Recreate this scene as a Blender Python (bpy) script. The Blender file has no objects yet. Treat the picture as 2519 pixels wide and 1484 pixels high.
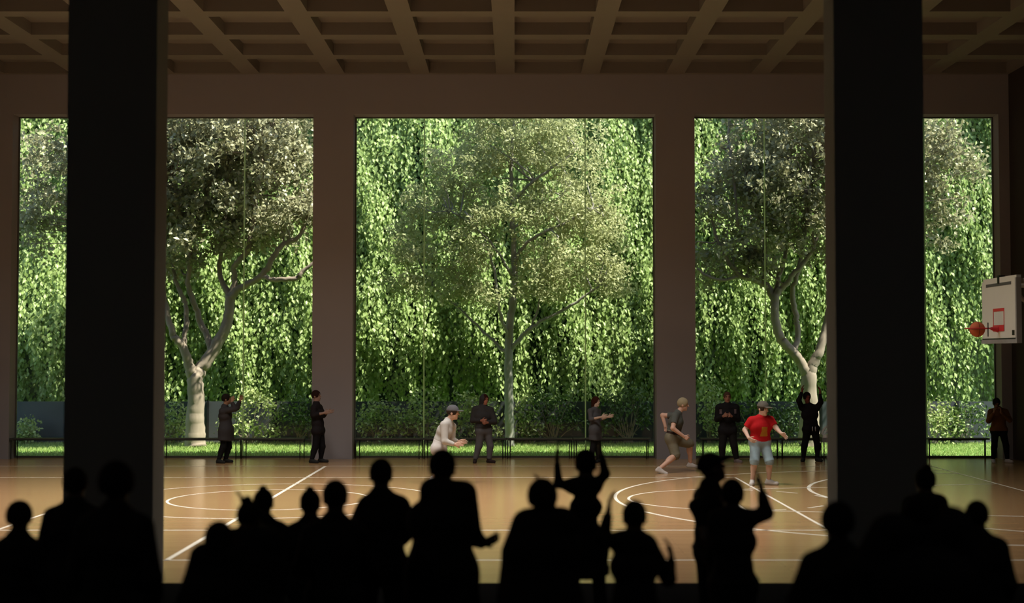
import bpy, math, random
import numpy as np
from mathutils import Vector

random.seed(7)
RNG = np.random.default_rng(11)
SC = bpy.context.scene
COL = SC.collection
PI = math.pi

# ------------------------------------------------------------------ camera
F, W, H = 3494.0, 2519.0, 1484.0
CX, CY, HOR = 1266.0, 742.0, 872.0
CAMZ = 2.586
PITCH = math.atan((HOR - CY) / F)
CA, SA = math.cos(PITCH), math.sin(PITCH)


def at(px, py, Y):
    """world point on the vertical plane Y seen at picture point (px, py)"""
    u, v = (px - CX) / F, (CY - py) / F
    t = Y / (CA - v * SA)
    return np.array([u * t, Y, CAMZ + t * (SA + v * CA)])


def flat(px, py, z=0.0):
    """world point on the horizontal plane z"""
    u, v = (px - CX) / F, (CY - py) / F
    t = (z - CAMZ) / (SA + v * CA)
    return np.array([u * t, t * (CA - v * SA), z])


def xat(px, Y, z):
    t = Y * CA + (z - CAMZ) * SA
    return (px - CX) / F * t


cam = bpy.data.cameras.new('camera')
co = bpy.data.objects.new('camera', cam)
COL.objects.link(co)
co.location = (0, 0, CAMZ)
co.rotation_euler = (PI / 2 + PITCH, 0, 0)
cam.sensor_width = 36
cam.lens = F / W * 36
cam.shift_x = -(CX - W / 2) / W
cam.clip_end = 500
cam.dof.use_dof = True
cam.dof.focus_distance = 31.0
cam.dof.aperture_fstop = 0.85
SC.camera = co
SC.view_settings.view_transform = 'Standard'
SC.view_settings.look = 'None'
SC.view_settings.gamma = 1
SC.view_settings.use_curve_mapping = False
SC.view_settings.exposure = 0.0


# ------------------------------------------------------------------ materials
def lin(c):
    return tuple(((x / 255) / 12.92 if x / 255 <= .04045 else ((x / 255 + .055) / 1.055) ** 2.4) for x in c)


def mat(name, col, rough=.8, spec=.3, var=.15, scale=6, bump=0.0, metal=0.0, stretch=(1, 1, 1)):
    m = bpy.data.materials.new(name)
    m.use_nodes = True
    nt = m.node_tree
    b = nt.nodes['Principled BSDF']
    b.inputs['Roughness'].default_value = rough
    b.inputs['Specular IOR Level'].default_value = spec
    b.inputs['Metallic'].default_value = metal
    tc = nt.nodes.new('ShaderNodeTexCoord')
    mp = nt.nodes.new('ShaderNodeMapping')
    mp.inputs['Scale'].default_value = stretch
    nz = nt.nodes.new('ShaderNodeTexNoise')
    nz.inputs['Scale'].default_value = scale
    nz.inputs['Detail'].default_value = 4
    mx = nt.nodes.new('ShaderNodeMix')
    mx.data_type = 'RGBA'
    nt.links.new(tc.outputs['Object'], mp.inputs['Vector'])
    nt.links.new(mp.outputs['Vector'], nz.inputs['Vector'])
    nt.links.new(nz.outputs['Fac'], mx.inputs[0])
    mx.inputs[6].default_value = tuple(c * (1 - var) for c in col[:3]) + (1,)
    mx.inputs[7].default_value = tuple(min(1, c * (1 + var)) for c in col[:3]) + (1,)
    nt.links.new(mx.outputs[2], b.inputs['Base Color'])
    if bump:
        bp = nt.nodes.new('ShaderNodeBump')
        bp.inputs['Strength'].default_value = bump
        bp.inputs['Distance'].default_value = .02
        nt.links.new(nz.outputs['Fac'], bp.inputs['Height'])
        nt.links.new(bp.outputs['Normal'], b.inputs['Normal'])
    return m


def leaf_mat(name, c0, c1, trans=.3, gloss=.06):
    m = bpy.data.materials.new(name)
    m.use_nodes = True
    nt = m.node_tree
    nt.nodes.clear()
    out = nt.nodes.new('ShaderNodeOutputMaterial')
    at_ = nt.nodes.new('ShaderNodeAttribute')
    at_.attribute_name = 'tint'
    mx = nt.nodes.new('ShaderNodeMix')
    mx.data_type = 'RGBA'
    mx.inputs[6].default_value = c0 + (1,)
    mx.inputs[7].default_value = c1 + (1,)
    nt.links.new(at_.outputs['Fac'], mx.inputs[0])
    d = nt.nodes.new('ShaderNodeBsdfDiffuse')
    t = nt.nodes.new('ShaderNodeBsdfTranslucent')
    g = nt.nodes.new('ShaderNodeBsdfGlossy')
    g.inputs['Roughness'].default_value = .42
    g.inputs['Color'].default_value = (.8, .85, .7, 1)
    nt.links.new(mx.outputs[2], d.inputs['Color'])
    nt.links.new(mx.outputs[2], t.inputs['Color'])
    s1 = nt.nodes.new('ShaderNodeMixShader')
    s1.inputs[0].default_value = trans
    s2 = nt.nodes.new('ShaderNodeMixShader')
    s2.inputs[0].default_value = gloss
    nt.links.new(d.outputs[0], s1.inputs[1])
    nt.links.new(t.outputs[0], s1.inputs[2])
    nt.links.new(s1.outputs[0], s2.inputs[1])
    nt.links.new(g.outputs[0], s2.inputs[2])
    nt.links.new(s2.outputs[0], out.inputs['Surface'])
    return m


def wood_floor():
    m = mat('court_wood', (.46, .28, .135), rough=.17, spec=.5, var=.06, scale=3)
    nt = m.node_tree
    b = nt.nodes['Principled BSDF']
    tc = nt.nodes.new('ShaderNodeTexCoord')
    br = nt.nodes.new('ShaderNodeTexBrick')
    br.inputs['Scale'].default_value = 1.0
    br.inputs['Brick Width'].default_value = 2.2
    br.inputs['Row Height'].default_value = .11
    br.inputs['Mortar Size'].default_value = .0015
    br.inputs['Color1'].default_value = (.49, .295, .145, 1)
    br.inputs['Color2'].default_value = (.43, .25, .12, 1)
    br.inputs['Mortar'].default_value = (.26, .16, .07, 1)
    nt.links.new(tc.outputs['Object'], br.inputs['Vector'])
    mul = nt.nodes.new('ShaderNodeMix')
    mul.data_type = 'RGBA'
    mul.blend_type = 'MIX'
    mul.inputs[0].default_value = .7
    old = b.inputs['Base Color'].links[0].from_socket
    nt.links.new(old, mul.inputs[6])
    nt.links.new(br.outputs['Color'], mul.inputs[7])
    nt.links.new(mul.outputs[2], b.inputs['Base Color'])
    return m


def glass_mat():
    m = bpy.data.materials.new('window_glass')
    m.use_nodes = True
    nt = m.node_tree
    nt.nodes.clear()
    out = nt.nodes.new('ShaderNodeOutputMaterial')
    t = nt.nodes.new('ShaderNodeBsdfTransparent')
    t.inputs['Color'].default_value = (.97, .985, .97, 1)
    g = nt.nodes.new('ShaderNodeBsdfGlossy')
    g.inputs['Roughness'].default_value = .0
    mx = nt.nodes.new('ShaderNodeMixShader')
    fr = nt.nodes.new('ShaderNodeFresnel')
    fr.inputs['IOR'].default_value = 1.3
    nt.links.new(fr.outputs[0], mx.inputs[0])
    nt.links.new(t.outputs[0], mx.inputs[1])
    nt.links.new(g.outputs[0], mx.inputs[2])
    nt.links.new(mx.outputs[0], out.inputs['Surface'])
    return m


M = {}
M['floor'] = wood_floor()
M['line'] = mat('line_paint', (.92, .87, .78), rough=.35, var=.04)
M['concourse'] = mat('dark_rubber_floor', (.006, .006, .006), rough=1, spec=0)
M['ceil'] = mat('ceiling_concrete', (.20, .18, .155), rough=.9, spec=.1, var=.05, scale=1.2)
M['wall'] = mat('facade_plaster', (.31, .29, .31), rough=.9, spec=.1, var=.05, scale=.8)
M['sidewall'] = mat('dark_side_wall', (.06, .05, .045), rough=.95, spec=.05, var=.05)
M['rear'] = mat('grey_rear_wall', (.45, .46, .46), rough=.95, spec=.05, var=.05)
M['pillar'] = mat('pillar_concrete', (.20, .21, .21), rough=.9, spec=.1, var=.06, scale=1.5)
M['frame'] = mat('window_frame_metal', (.10, .10, .085), rough=.5, spec=.4)
M['joint'] = leaf_mat('glass_joint_seal', (.75, .85, .55), (.75, .85, .55), .7, .02)
M['glass'] = glass_mat()
M['bench'] = mat('bench_dark_timber', (.05, .048, .045), rough=.6)
M['blackmetal'] = mat('black_metal', (.012, .012, .012), rough=.5)
M['white'] = mat('white_board', (.62, .62, .58), rough=.5, var=.03)
M['grey'] = mat('grey_pad', (.25, .25, .25), rough=.8)
M['dgrey'] = mat('dark_grey_strip', (.08, .08, .085), rough=.6)
M['red'] = mat('red_paint', (.55, .03, .04), rough=.5)
M['orange'] = mat('ball_rubber', (.55, .13, .05), rough=.7, scale=120, var=.1, bump=.2)
M['seam'] = mat('ball_seam', (.05, .02, .015), rough=.8)
M['soil'] = mat('lawn_ground', (.10, .20, .035), rough=.95, var=.35, scale=5, bump=.6)
M['grass'] = leaf_mat('grass_blade', (.24, .34, .08), (.42, .50, .18), .4, .02)
M['fence'] = mat('dark_fence_panel', (.055, .062, .065), rough=.8, var=.2, scale=2)
M['kerb'] = mat('grey_kerb', (.10, .10, .10), rough=.9)
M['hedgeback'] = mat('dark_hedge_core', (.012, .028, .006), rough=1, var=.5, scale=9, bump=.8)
M['vine'] = leaf_mat('vine_leaf', (.17, .27, .055), (.44, .55, .21), .38, .03)
M['olive'] = leaf_mat('olive_leaf', (.18, .18, .08), (.46, .44, .27), .36, .05)
M['feather'] = leaf_mat('pale_green_leaf', (.27, .31, .12), (.60, .61, .34), .48, .02)
M['shrub'] = leaf_mat('shrub_leaf', (.17, .25, .06), (.44, .50, .19), .3, .06)
M['dshrub'] = leaf_mat('dark_shrub_leaf', (.04, .08, .015), (.12, .19, .045), .2, .05)
M['bark'] = mat('tan_bark', (.25, .205, .155), rough=.95, var=.35, scale=5, bump=.7, stretch=(1, 1, .35))
M['gbark'] = mat('pale_grey_bark', (.25, .24, .205), rough=.95, var=.3, scale=8, bump=.5, stretch=(1, 1, .3))
M['chair'] = mat('white_chair_frame', (.9, .9, .87), rough=.4)
M['roof'] = mat('roof_slab', (.2, .2, .2), rough=.9)


# ------------------------------------------------------------------ mesh helpers
def mesh_obj(name, V, Fc, mats, parent=None, smooth=False, midx=None, tint=None):
    me = bpy.data.meshes.new(name)
    V = np.asarray(V, dtype=np.float32).reshape(-1, 3)
    if isinstance(Fc, np.ndarray):
        n, k = Fc.shape
        me.vertices.add(len(V))
        me.vertices.foreach_set('co', V.ravel())
        me.loops.add(n * k)
        me.loops.foreach_set('vertex_index', Fc.astype(np.int32).ravel())
        me.polygons.add(n)
        me.polygons.foreach_set('loop_start', (np.arange(n) * k).astype(np.int32))
        me.update(calc_edges=True)
    else:
        me.from_pydata([tuple(map(float, v)) for v in V], [], Fc)
    if not isinstance(mats, (list, tuple)):
        mats = [mats]
    for m in mats:
        me.materials.append(m)
    if midx is not None:
        me.polygons.foreach_set('material_index', np.asarray(midx, dtype=np.int32))
    if smooth:
        me.polygons.foreach_set('use_smooth', np.ones(len(me.polygons), dtype=bool))
    if tint is not None:
        a = me.attributes.new('tint', 'FLOAT', 'POINT')
        a.data.foreach_set('value', np.asarray(tint, dtype=np.float32))
    me.update()
    o = bpy.data.objects.new(name, me)
    COL.objects.link(o)
    if parent is not None:
        o.parent = parent
        o.matrix_parent_inverse = PINV(parent)
    return o


def PINV(p):
    from mathutils import Matrix
    return Matrix.LocRotScale(p.location, p.rotation_euler, p.scale).inverted()


def tag(o, label=None, cat=None, group=None, kind=None):
    if label:
        o['label'] = label
    if cat:
        o['category'] = cat
    if group:
        o['group'] = group
    if kind:
        o['kind'] = kind
    return o


def empty(name, loc, label=None, cat=None, group=None):
    o = bpy.data.objects.new(name, None)
    o.location = tuple(map(float, loc))
    COL.objects.link(o)
    return tag(o, label, cat, group)


class MB:
    def __init__(s):
        s.v, s.f = [], []

    def box(s, x0, x1, y0, y1, z0, z1):
        n = len(s.v)
        s.v += [(x, y, z) for z in (z0, z1) for y in (y0, y1) for x in (x0, x1)]
        s.f += [tuple(n + i for i in q) for q in
                ((0, 2, 3, 1), (4, 5, 7, 6), (0, 1, 5, 4), (2, 6, 7, 3), (0, 4, 6, 2), (1, 3, 7, 5))]
        return s

    def quad(s, a, b, c, d):
        n = len(s.v)
        s.v += [tuple(a), tuple(b), tuple(c), tuple(d)]
        s.f.append((n, n + 1, n + 2, n + 3))
        return s

    def tube(s, pts, rad, seg=10, wob=0.0, closed=False, cap=True):
        pts = [np.array(p, float) for p in pts]
        if not hasattr(rad, '__len__'):
            rad = [rad] * len(pts)
        n0 = len(s.v)
        N = len(pts)
        ref = None
        for i in range(N):
            a = pts[(i - 1) % N] if closed else pts[max(i - 1, 0)]
            b = pts[(i + 1) % N] if closed else pts[min(i + 1, N - 1)]
            t = b - a
            t = t / (np.linalg.norm(t) + 1e-9)
            if ref is None:
                ref = np.array([1., 0, 0]) if abs(t[0]) < .8 else np.array([0, 1., 0])
            u = ref - t * np.dot(ref, t)
            u /= np.linalg.norm(u) + 1e-9
            w = np.cross(t, u)
            ref = u
            for k in range(seg):
                an = 2 * PI * k / seg
                r = rad[i] * (1 + wob * (random.random() - .5))
                s.v.append(tuple(pts[i] + r * (u * math.cos(an) + w * math.sin(an))))
        for i in range(N if closed else N - 1):
            for k in range(seg):
                a, b = n0 + i * seg + k, n0 + i * seg + (k + 1) % seg
                j = (i + 1) % N
                c, d = n0 + j * seg + (k + 1) % seg, n0 + j * seg + k
                s.f.append((a, b, c, d))
        if cap and not closed:
            s.f.append(tuple(n0 + k for k in range(seg))[::-1])
            s.f.append(tuple(n0 + (N - 1) * seg + k for k in range(seg)))
        return s

    def obj(s, name, m, parent=None, smooth=False):
        return mesh_obj(name, s.v, s.f, m, parent, smooth)


def smooth_path(pts, rad, sub=4):
    """Catmull-Rom through pts (arrays) and radii"""
    P = [np.array(p, float) for p in pts]
    out, ro = [], []
    n = len(P)
    for i in range(n - 1):
        p0, p1, p2, p3 = P[max(i - 1, 0)], P[i], P[i + 1], P[min(i + 2, n - 1)]
        for k in range(sub):
            t = k / sub
            out.append(.5 * ((2 * p1) + (-p0 + p2) * t + (2 * p0 - 5 * p1 + 4 * p2 - p3) * t * t + (-p0 + 3 * p1 - 3 * p2 + p3) * t ** 3))
            ro.append(rad[i] * (1 - t) + rad[i + 1] * t)
    out.append(P[-1])
    ro.append(rad[-1])
    return out, ro


def structure(o, label=None):
    o['kind'] = 'structure'
    if label:
        o['label'] = label
    return o


# ------------------------------------------------------------------ setting
YF = float(flat(1000, 1130)[1])            # inner face of the window wall
YG = YF + .45                              # glass line
ZC = float(at(1266, 183, YF)[2])           # underside of the ceiling ribs
ZL = float(at(1266, 281, YF)[2])           # lintel underside
XR = float(xat(2486, YF, 5))               # right wall
XL = -13.6
YB = -5.0
PITCHX = 2.11
cols = [(xat(768, YF, 3), xat(867.5, YF, 3)), (xat(1614.5, YF, 3), xat(1711, YF, 3))]
XW0, XW1 = xat(22, YF, 1), xat(2463, YF, 3)

YP0 = 15.72                                # foreground pillars, near face
YP1 = YP0 + .5

mb = MB().box(XL, XR, YP0 + .45, YG, -.3, 0)
floor = structure(mb.obj('floor', M['floor']), 'glossy tan wooden sports court floor')
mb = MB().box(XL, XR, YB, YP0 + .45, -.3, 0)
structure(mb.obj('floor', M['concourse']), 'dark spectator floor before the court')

# ceiling: waffle of ribs below a slab
mb = MB().box(XL, XR, YB, YF, ZC + .27, ZC + .4)
xc0 = (xat(1209, 28.2, ZC) + xat(1266, 28.2, ZC)) / 2
xb = []
x = xc0 - PITCHX * 7
while x < XR + 1:
    if x > XL - .3:
        xb.append(x)
    x += PITCHX
for x in xb:
    mb.box(x - .23, x + .23, YB, YF, ZC, ZC + .27)
yb = [28.66 + .23 + PITCHX * k for k in range(-16, 4)]
ed = [XL] + [e for x in xb for e in (x - .23, x + .23)] + [XR]
for y in yb:
    y1 = min(y + .23, YF)
    for i in range(0, len(ed), 2):
        if ed[i + 1] - ed[i] > .02:
            mb.box(ed[i], ed[i + 1], y - .23, y1, ZC, ZC + .27)
structure(mb.obj('ceiling', M['ceil']), 'dark brown coffered ceiling')

# window wall
mb = MB().box(XL, XR + .4, YF, YG + .08, ZL, ZC + .1).box(XL, XR + .4, YF, YF + .05, ZC + .1, ZC + .5)
mb.box(XL, XW0, YF, YG + .08, 0, ZL)
mb.box(XW1, XR + .4, YF, YG + .08, 0, ZL)
for a, b in cols:
    mb.box(a, b, YF, YG + .08, 0, ZL)
structure(mb.obj('wall_back', M['wall']), 'brown plaster wall with three tall openings to the garden')
mb = MB().box(XR, XR + .4, YB, YF, -.3, ZC + .5)
structure(mb.obj('wall_right', M['sidewall']), 'dark wall on the hoop side')
mb = MB().box(XL - .4, XL, YB, YG + .08, -.3, ZC + .5)
structure(mb.obj('wall_left', M['rear']), 'dark side wall')
mb = MB().box(XL - .4, XR + .4, YB - .4, YB, -.3, ZC + .5)
structure(mb.obj('wall_front', M['rear']), 'dark wall behind the spectators')

# foreground pillars
for (a, b, lab) in ((xat(160, YP0, 3), xat(380, YP0, 3), 'dark square pillar at the court edge, window edge tree close by on its right'),
                    (xat(2056, YP0, 3), xat(2277, YP0, 3), 'dark square pillar at the court edge nearest the basketball hoop')):
    structure(MB().box(a, b, YP0, YP1, 0, ZC).obj('pillar', M['pillar']), lab)

# windows: thin frame, three panes, two glass joints each
spans = [(XW0, cols[0][0]), (cols[0][1], cols[1][0]), (cols[1][1], XW1)]
jx = [(None, xat(599, YG, 3)), (xat(1043, YG, 3), xat(1440, YG, 3)), (xat(1883, YG, 3), None)]
for n, (a, b) in enumerate(spans):
    w = empty('window_%d' % (n + 1), ((a + b) / 2, YG, 0))
    w['kind'] = 'structure'
    w['label'] = ['tall window with the forked tree and a pillar before it', 'tall middle window with the slim grey tree',
                  'tall window beside the basketball hoop'][n]
    t = .03
    mb = MB().box(a, a + t, YG - .03, YG + .03, 0, ZL).box(b - t, b, YG - .03, YG + .03, 0, ZL)
    mb.box(a + t, b - t, YG - .03, YG + .03, 0, .05).box(a + t, b - t, YG - .03, YG + .03, ZL - .03, ZL)
    mb.obj('window_frame', M['frame'], w)
    j0, j1 = jx[n]
    off = (jx[1][0] - spans[1][0])
    j0 = a + off if j0 is None else j0
    j1 = b - off if j1 is None else j1
    for j in (j0, j1):
        MB().box(j - .014, j + .014, YG - .02, YG + .02, .05, ZL - .03).obj('glass_joint', M['joint'], w)
    for p, q in ((a + t, j0 - .014), (j0 + .014, j1 - .014), (j1 + .014, b - t)):
        MB().box(p, q, YG - .006, YG + .006, .05, ZL - .03).obj('pane', M['glass'], w)

# ------------------------------------------------------------------ court markings
CXc, CYc = -4.37, 25.46
XE = 9.64
Y0, Y1 = CYc - 7.51, CYc + 7.51
ZLn = .002
lm = MB()


def line(x0, y0, x1, y1, w=.05):
    d = np.array([x1 - x0, y1 - y0])
    d /= np.linalg.norm(d)
    n = np.array([-d[1], d[0]]) * w / 2
    e = d * w / 2
    lm.quad((x0 - e[0] - n[0], y0 - e[1] - n[1], ZLn), (x1 + e[0] - n[0], y1 + e[1] - n[1], ZLn),
            (x1 + e[0] + n[0], y1 + e[1] + n[1], ZLn), (x0 - e[0] + n[0], y0 - e[1] + n[1], ZLn))


def arc(cx, cy, r, a0, a1, w=.05, n=72):
    for i in range(n):
        p, q = a0 + (a1 - a0) * i / n, a0 + (a1 - a0) * (i + 1) / n
        ri, ro = r - w / 2, r + w / 2
        lm.quad((cx + ri * math.cos(p), cy + ri * math.sin(p), ZLn), (cx + ro * math.cos(p), cy + ro * math.sin(p), ZLn),
                (cx + ro * math.cos(q), cy + ro * math.sin(q), ZLn), (cx + ri * math.cos(q), cy + ri * math.sin(q), ZLn))


line(XL + .5, Y0, XE, Y0)
line(XL + .5, Y1, XE, Y1)
line(XE, Y0, XE, Y1)
line(CXc, Y0, CXc, Y1, .07)
VY0, VY1 = CYc - 4.47, CYc + 4.5
line(CXc - 9, VY0, CXc + 9, VY0)
line(CXc - 9, VY1, CXc + 9, VY1)
line(CXc + 9, VY0, CXc + 9, VY1)
line(CXc - 9, VY0, CXc - 9, VY1)
line(CXc - 3.25, VY0, CXc - 3.25, VY1)
line(CXc + 3, VY0, CXc + 3, VY1)
arc(CXc, CYc, 1.78, 0, 2 * PI)
arc(CXc, CYc, 3.0, 0, 2 * PI, n=96)
BX = 8.06
arc(BX, CYc, 6.25, PI / 2, 3 * PI / 2, .06, 96)
line(BX, CYc + 6.25, XE, CYc + 6.25)
line(BX, CYc - 6.25, XE, CYc - 6.25)
FX = 3.84
arc(FX, CYc, 1.8, PI / 2, 3 * PI / 2)
line(FX, CYc - 1.8, FX, CYc + 1.8)
for k in range(6):
    a0 = -PI / 2 + PI * (k + .25) / 6
    arc(FX, CYc, 1.8, a0, a0 + PI / 12, n=6)
line(FX, CYc - 1.8, XE, CYc - 3)
line(FX, CYc + 1.8, XE, CYc + 3)
pa, pb, pc = flat(2044, 1179), flat(1990, 1198), flat(2044, 1226)
ax, ay, bx_, by_, cx_, cy_ = pa[0], pa[1], pb[0], pb[1], pc[0], pc[1]
dd = 2 * (ax * (by_ - cy_) + bx_ * (cy_ - ay) + cx_ * (ay - by_))
ux = ((ax * ax + ay * ay) * (by_ - cy_) + (bx_ * bx_ + by_ * by_) * (cy_ - ay) + (cx_ * cx_ + cy_ * cy_) * (ay - by_)) / dd
uy = ((ax * ax + ay * ay) * (cx_ - bx_) + (bx_ * bx_ + by_ * by_) * (ax - cx_) + (cx_ * cx_ + cy_ * cy_) * (bx_ - ax)) / dd
rr = math.hypot(ax - ux, ay - uy)
arc(ux, uy, rr, math.atan2(ay - uy, ax - ux), math.atan2(cy_ - uy, cx_ - ux) % (2 * PI), .07, 40)
p, q = flat(2380, 1297), flat(2640, 1318)
line(p[0], p[1], q[0], q[1])
p, q = flat(2283, 1165.5), flat(2358, 1165.5)
line(p[0], p[1], q[0], p[1])
o = lm.obj('line_marking', M['line'], floor)
o['kind'] = 'structure'
o['label'] = 'cream painted court lines'

# ------------------------------------------------------------------ hoop
BXx = 8.68
hoop = empty('basketball_hoop', (XR, CYc, 0), 'white wall-mounted basketball backboard with red rim and red target box', 'basketball hoop')
zb, zt = 2.85, 3.92
board = MB().box(BXx, BXx + .05, CYc - .9, CYc + .9, zb, zt).obj('backboard', M['white'], hoop)
mb = MB().box(BXx - .004, BXx, CYc - .66, CYc + .66, zt - .11, zt - .055)
mb.obj('dark_strip', M['dgrey'], board)['label'] = 'dark grey strip under the top edge'
MB().box(BXx - .004, BXx, CYc - .89, CYc + .89, zb, zb + .025).obj('bottom_edge_line', M['blackmetal'], board)
MB().box(BXx - .005, BXx, CYc - .80, CYc - .68, zb + .07, zb + .16).obj('corner_plate', M['blackmetal'], board)
mb = MB()
tz0, tz1 = 3.0, 3.41
mb.box(BXx - .005, BXx, CYc - .29, CYc + .29, tz1 - .055, tz1)
mb.box(BXx - .005, BXx, CYc - .29, CYc - .265, tz0, tz1 - .055)
mb.box(BXx - .005, BXx, CYc + .265, CYc + .29, tz0, tz1 - .055)
mb.obj('target_box', M['red'], board)
mb = MB().box(BXx - .02, BXx + .07, CYc - .9, CYc + .9, zb - .07, zb)
mb.box(BXx - .02, BXx + .07, CYc - .96, CYc - .9, zb - .07, zt)
mb.obj('edge_padding', M['grey'], hoop)
MB().box(BXx + .0, BXx + .08, CYc - .92, CYc + .82, zt, zt + .045).obj('top_rail', M['white'], hoop)
MB().box(BXx - .015, BXx + .1, CYc - .06, CYc + .02, zt - .07, zt + .08).obj('rail_clamp', M['blackmetal'], hoop)
RZ = 3.05
RXc = BXx - .375
ring = [(RXc + .225 * math.cos(2 * PI * i / 40), CYc + .225 * math.sin(2 * PI * i / 40), RZ) for i in range(40)]
rim = MB().tube(ring, .010, 8, closed=True).obj('rim', M['red'], hoop, True)
mb = MB().box(BXx - .012, BXx, CYc - .29, CYc + .29, RZ - .05, RZ + .06)
mb.tube([(BXx - .01, CYc, RZ - .02), (RXc + .225, CYc, RZ)], [.055, .025], 8)
mb.obj('rim_bracket', M['red'], rim)
MB().box(RXc + .105, RXc + .12, CYc - .21, CYc - .195, RZ - .15, RZ + .10).obj('net_hook', M['blackmetal'], rim)
mb = MB()
for dy in (-.85, .6):
    mb.tube([(BXx + .05, CYc + dy, zt - .06), (XR, CYc + dy, zt - .06)], .05, 10)
mb.obj('support_arm', M['white'], hoop, True)
mb = MB()
pts = [(BXx + .06, CYc - .84, 3.62), (BXx + .18, CYc - .84, 3.52), (BXx + .5, CYc - .84, 3.5), (XR, CYc - .84, 3.5)]
pp, rr_ = smooth_path(pts, [.04] * 4, 5)
mb.tube(pp, rr_, 10)
mb.obj('curved_brace', M['white'], hoop, True)
MB().box(XR - .03, XR, CYc - 1.0, CYc + .8, 3.35, 4.0).obj('wall_plate', M['dgrey'], hoop)

bc = at(2404, 810.5, CYc - .05)
ball = empty('basketball', bc, 'orange basketball in mid-air at the rim of the hoop', 'ball')
ph = np.linspace(0, PI, 25)
th = np.linspace(0, 2 * PI, 36, endpoint=False)
V = [(bc[0] + .136 * math.sin(a) * math.cos(b), bc[1] + .136 * math.sin(a) * math.sin(b), bc[2] + .136 * math.cos(a)) for a in ph for b in th]
Fq = [(i * 36 + k, (i + 1) * 36 + k, (i + 1) * 36 + (k + 1) % 36, i * 36 + (k + 1) % 36) for i in range(24) for k in range(36)]
mesh_obj('ball_skin', V, Fq, M['orange'], ball, True)
mb = MB()
for ax_ in range(3):
    pts = []
    for i in range(40):
        a = 2 * PI * i / 40
        v = [math.cos(a) * .136, math.sin(a) * .136]
        v.insert(ax_, 0.0)
        pts.append(bc + np.array(v))
    mb.tube(pts, .0035, 6, closed=True)
mb.obj('seam', M['seam'], ball)

# ------------------------------------------------------------------ benches by the glass
benches = [(33, 206, 'slim dark bench by the glass, mostly behind the pillar with the forked tree beside it'),
           (401, 588, 'slim dark bench by the glass in front of the forked tree trunk'),
           (598, 745, 'slim dark bench by the glass reaching the legs of the clapping person in black'),
           (878, 1037, 'slim dark bench by the glass behind the player in white'),
           (1046, 1242, 'slim dark bench by the glass behind the person in grey jeans'),
           (1250, 1405, 'slim dark bench by the glass just beyond the slim grey tree trunk'),
           (1413, 1594, 'slim dark bench by the glass behind the person in the grey dress'),
           (1727, 1914, 'slim dark bench by the glass behind the player in the red shirt'),
           (1922, 2105, 'slim dark bench by the glass behind the person with raised arms'),
           (2284, 2425, 'slim dark bench by the glass below the basketball hoop')]
YBn = YF + .17
for a, b, lab in benches:
    xa, xb_ = xat(a, YBn, .4), xat(b, YBn, .4)
    r = empty('bench', ((xa + xb_) / 2, YBn, 0), lab, 'bench', 'benches along the window wall')
    MB().box(xa - .05, xb_ + .05, YBn - .16, YBn + .16, .475, .51).obj('seat', M['bench'], r)
    MB().box(xa, xb_, YBn - .02, YBn + .02, .45, .475).obj('rail', M['blackmetal'], r)
    for x in (xa + .02, xb_ - .02):
        for dy in (-.13, .13):
            MB().tube([(x + dy * .25, YBn + dy, 0), (x + dy * .25, YBn + dy, .46)], .012, 8).obj('leg', M['blackmetal'], r, True)

# white chair half hidden by the pillar
cY = YF - .55
cx0 = xat(2034, cY, .6)
ch = empty('chair', (cx0, cY, 0), 'white looped-frame chair with grey seat peeking past the pillar by the hoop', 'chair')
pts = [at(2022, 1070, cY), at(2024, 1062, cY), at(2031, 1052, cY), at(2038, 1050, cY), at(2039, 1055, cY), at(2032, 1063, cY), at(2025, 1071, cY)]
pp, rr_ = smooth_path(pts, [.03] * 7, 4)
MB().tube(pp, rr_, 8).obj('arm_loop', M['chair'], ch, True)
sz = float(at(2030, 1071, cY)[2])
MB().box(xat(2020, cY, .6), xat(2020, cY, .6) + .5, cY - .2, cY + .2, sz - .05, sz + .02).obj('seat_rim', M['chair'], ch)
MB().box(xat(2019, cY, .6), xat(2019, cY, .6) + .52, cY - .19, cY + .19, sz - .16, sz - .05).obj('seat', M['grey'], ch)
pts = [at(2022 + 44, 1070, cY), at(2024 + 44, 1062, cY), at(2031 + 44, 1040, cY)]
MB().tube(pts, .018, 8).obj('back_post', M['chair'], ch, True)
for dx in (.03, .47):
    for dy in (-.17, .17):
        MB().tube([(xat(2020, cY, .6) + dx, cY + dy, 0), (xat(2020, cY, .6) + dx, cY + dy, sz - .1)], .014, 8).obj('leg', M['dgrey'], ch, True)

# ------------------------------------------------------------------ garden
YFn = float(flat(1300, 1089)[1])
YV = YFn + 1.3
structure(MB().box(-30, 30, YG + .08, YV + 9, -.3, -.02).obj('ground_lawn', M['soil']), 'sunlit green lawn outside the windows')


def leaves(name, P, L, Wd, D, N, m, parent=None, fold=.25, tint=None):
    """rhombic folded leaves at P, length L along D, width Wd, face normal N"""
    n = len(P)
    D = D / (np.linalg.norm(D, axis=1, keepdims=True) + 1e-9)
    S = np.cross(D, N)
    S /= np.linalg.norm(S, axis=1, keepdims=True) + 1e-9
    N = np.cross(S, D)
    L, Wd = L[:, None], Wd[:, None]
    V = np.empty((n, 4, 3), np.float32)
    V[:, 0] = P
    V[:, 1] = P + D * L * .45 + S * Wd * .5 + N * Wd * fold
    V[:, 2] = P + D * L
    V[:, 3] = P + D * L * .45 - S * Wd * .5 + N * Wd * fold
    base = (np.arange(n) * 4)[:, None]
    T = np.concatenate([base + np.array([[0, 1, 2]]), base + np.array([[0, 2, 3]])], 1).reshape(-1, 3)
    t = RNG.random(n) if tint is None else tint
    return mesh_obj(name, V.reshape(-1, 3), T, m, parent, False, None, np.repeat(t, 4))


def rdir(n):
    v = RNG.normal(size=(n, 3))
    return v / np.linalg.norm(v, axis=1, keepdims=True)


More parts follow.
